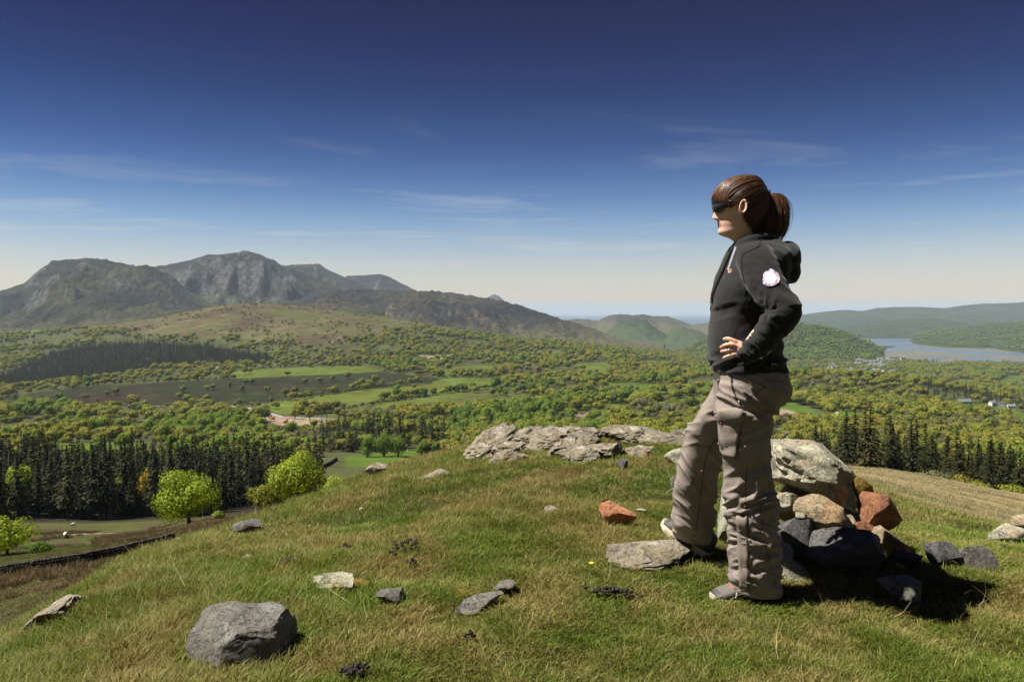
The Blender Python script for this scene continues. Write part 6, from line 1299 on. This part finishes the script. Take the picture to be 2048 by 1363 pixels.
# ponytail
def pony(u, r, a):
    c = np.array([cubic(np.array([0, .15, .35, .6, .85, 1.0]), np.array([[1534, 387], [1545, 391], [1551, 408], [1549, 432], [1544, 462], [1538, 484]], float), np.array([u]))[0]])[0]
    w = np.interp(u, [0, .12, .35, .6, .85, 1], [.011, .028, .046, .058, .062, .052]); return W(c[0], c[1], 0) + np.array([math.cos(a) * r * w, math.sin(a) * r * w * .85, .15 * math.cos(a) * r * w])
LN = []
for k in range(900):
    r0 = math.sqrt(rng.random()); a0 = rng.uniform(0, 6.28); ph = rng.uniform(0, 6.28); fr = rng.uniform(1.2, 2.2); am = rng.uniform(.0, .005); end = rng.uniform(.75, 1.06); P = []
    for t in np.linspace(0, end, 16):
        p = pony(t, r0 * (1 + .06 * math.sin(5 * t + ph)), a0 + .5 * t + .2 * math.sin(3 * t + ph)); g = t * t
        p = p + np.array([math.sin(fr * 6.28 * t + ph), math.cos(fr * 5 * t + ph), .3 * math.sin(fr * 9 * t)]) * am * g * 1.6
        if t > .82: p = p + np.array([-.014 * (t - .82) / .2 * (r0 > .4) * (math.cos(a0) < .2) * 2.2, 0, .002])
        P.append(p)
    LN.append(P)
pt = strands('ponytail', LN, .0019)
LN = []
for k in range(60):                                            # flyaway hairs
    a0 = rng.uniform(0, 6.28); P = []; o1 = rng.uniform(1.0, 1.25); ph = rng.uniform(0, 6.28)
    for t in np.linspace(.05, rng.uniform(.6, 1.05), 10): P.append(pony(t, o1, a0) + np.array([math.sin(6 * t + ph), math.cos(5 * t + ph), 0]) * .006 * t)
    LN.append(P)
for k in range(40):
    a = W(rng.uniform(1445, 1520), rng.uniform(356, 366), rng.normal() * .03); P = [on_cap(a + (a - ctr) * .2 + np.array([.02 * t, 0, .006 * math.sin(t * 3)]), .003 + .006 * math.sin(t * 3)) for t in np.linspace(0, 1, 6)]; LN.append(P)
strands('flyaway_hair', LN, .0006)
TIE = plain('hair_tie', (.012, .010, .012), .6, .3); a = np.linspace(0, 6.283, 15); ax = W(1545, 391) - W(1534, 387); ax /= np.linalg.norm(ax); u1 = np.cross(ax, [0, 1, 0]); 
kid('hair_tie', Shape().tube([tie + ax * .006 + (u1 * math.cos(t) + np.array([0, 1, 0]) * math.sin(t)) * .013 for t in a], .005, 8, cap=False).mesh('hair_tie', [TIE], True), hair)

# ---------------- sunglasses
GL = M('lens_dark'); MAT_LENS = GL.principled((.006, .008, .012), .08, .7); FRM = plain('frame_black', (.008, .008, .008), .35, .5, .05)
gs = empty('sunglasses', (0, 0, 0)); gs.parent = person
HR = np.array(HEAD)
def face_pt(py, ang, off):
    fr, bk, hw = [np.interp(py, HR[:, 0], HR[:, i]) for i in (1, 2, 3)]; a = W(fr, py); b = W(bk, py); m_ = (a + b) / 2; hx = (b[0] - a[0]) / 2 + off; return np.array([m_[0] - hx * math.cos(ang), m_[1] + (hw + off) * math.sin(ang), m_[2]])
for sg in (-1, 1):
    V = []; us = np.linspace(.06, 1, 14); vs = np.linspace(0, 1, 8)
    for vv in vs:
        for u in us:
            top = 404 + 1.2 * u; bot = 428 - 10 * max(0, u - .35)**1.5 / .5 - 7 * math.exp(-(u / .13)**2); V.append(face_pt(top + (bot - top) * vv, sg * u * .88, .010 + .003 * math.sin(vv * 3.1)))
    o = kid('lens', mesh_np('lens', np.array(V), grid_faces(8, 14), [MAT_LENS], smooth=True), gs); md = o.modifiers.new('thick', 'SOLIDIFY'); md.thickness = .002
    s = Shape().tube([face_pt(404 + 1.2 * u, sg * u * .88, .011) for u in np.linspace(0, 1, 10)], .0024, 6); kid('brow_bar', s.mesh('brow_bar', [FRM], True), gs)
    e0 = face_pt(405, sg * .88, .011); s = Shape().tube([e0, (e0 + W(1466, 404, sg * .088)) / 2 + [0, sg * .004, 0], W(1466, 404, sg * .088), W(1474, 407, sg * .085)], [.003, .0022, .002, .0015], 6); kid('temple_arm', s.mesh('temple_arm', [FRM], True), gs)
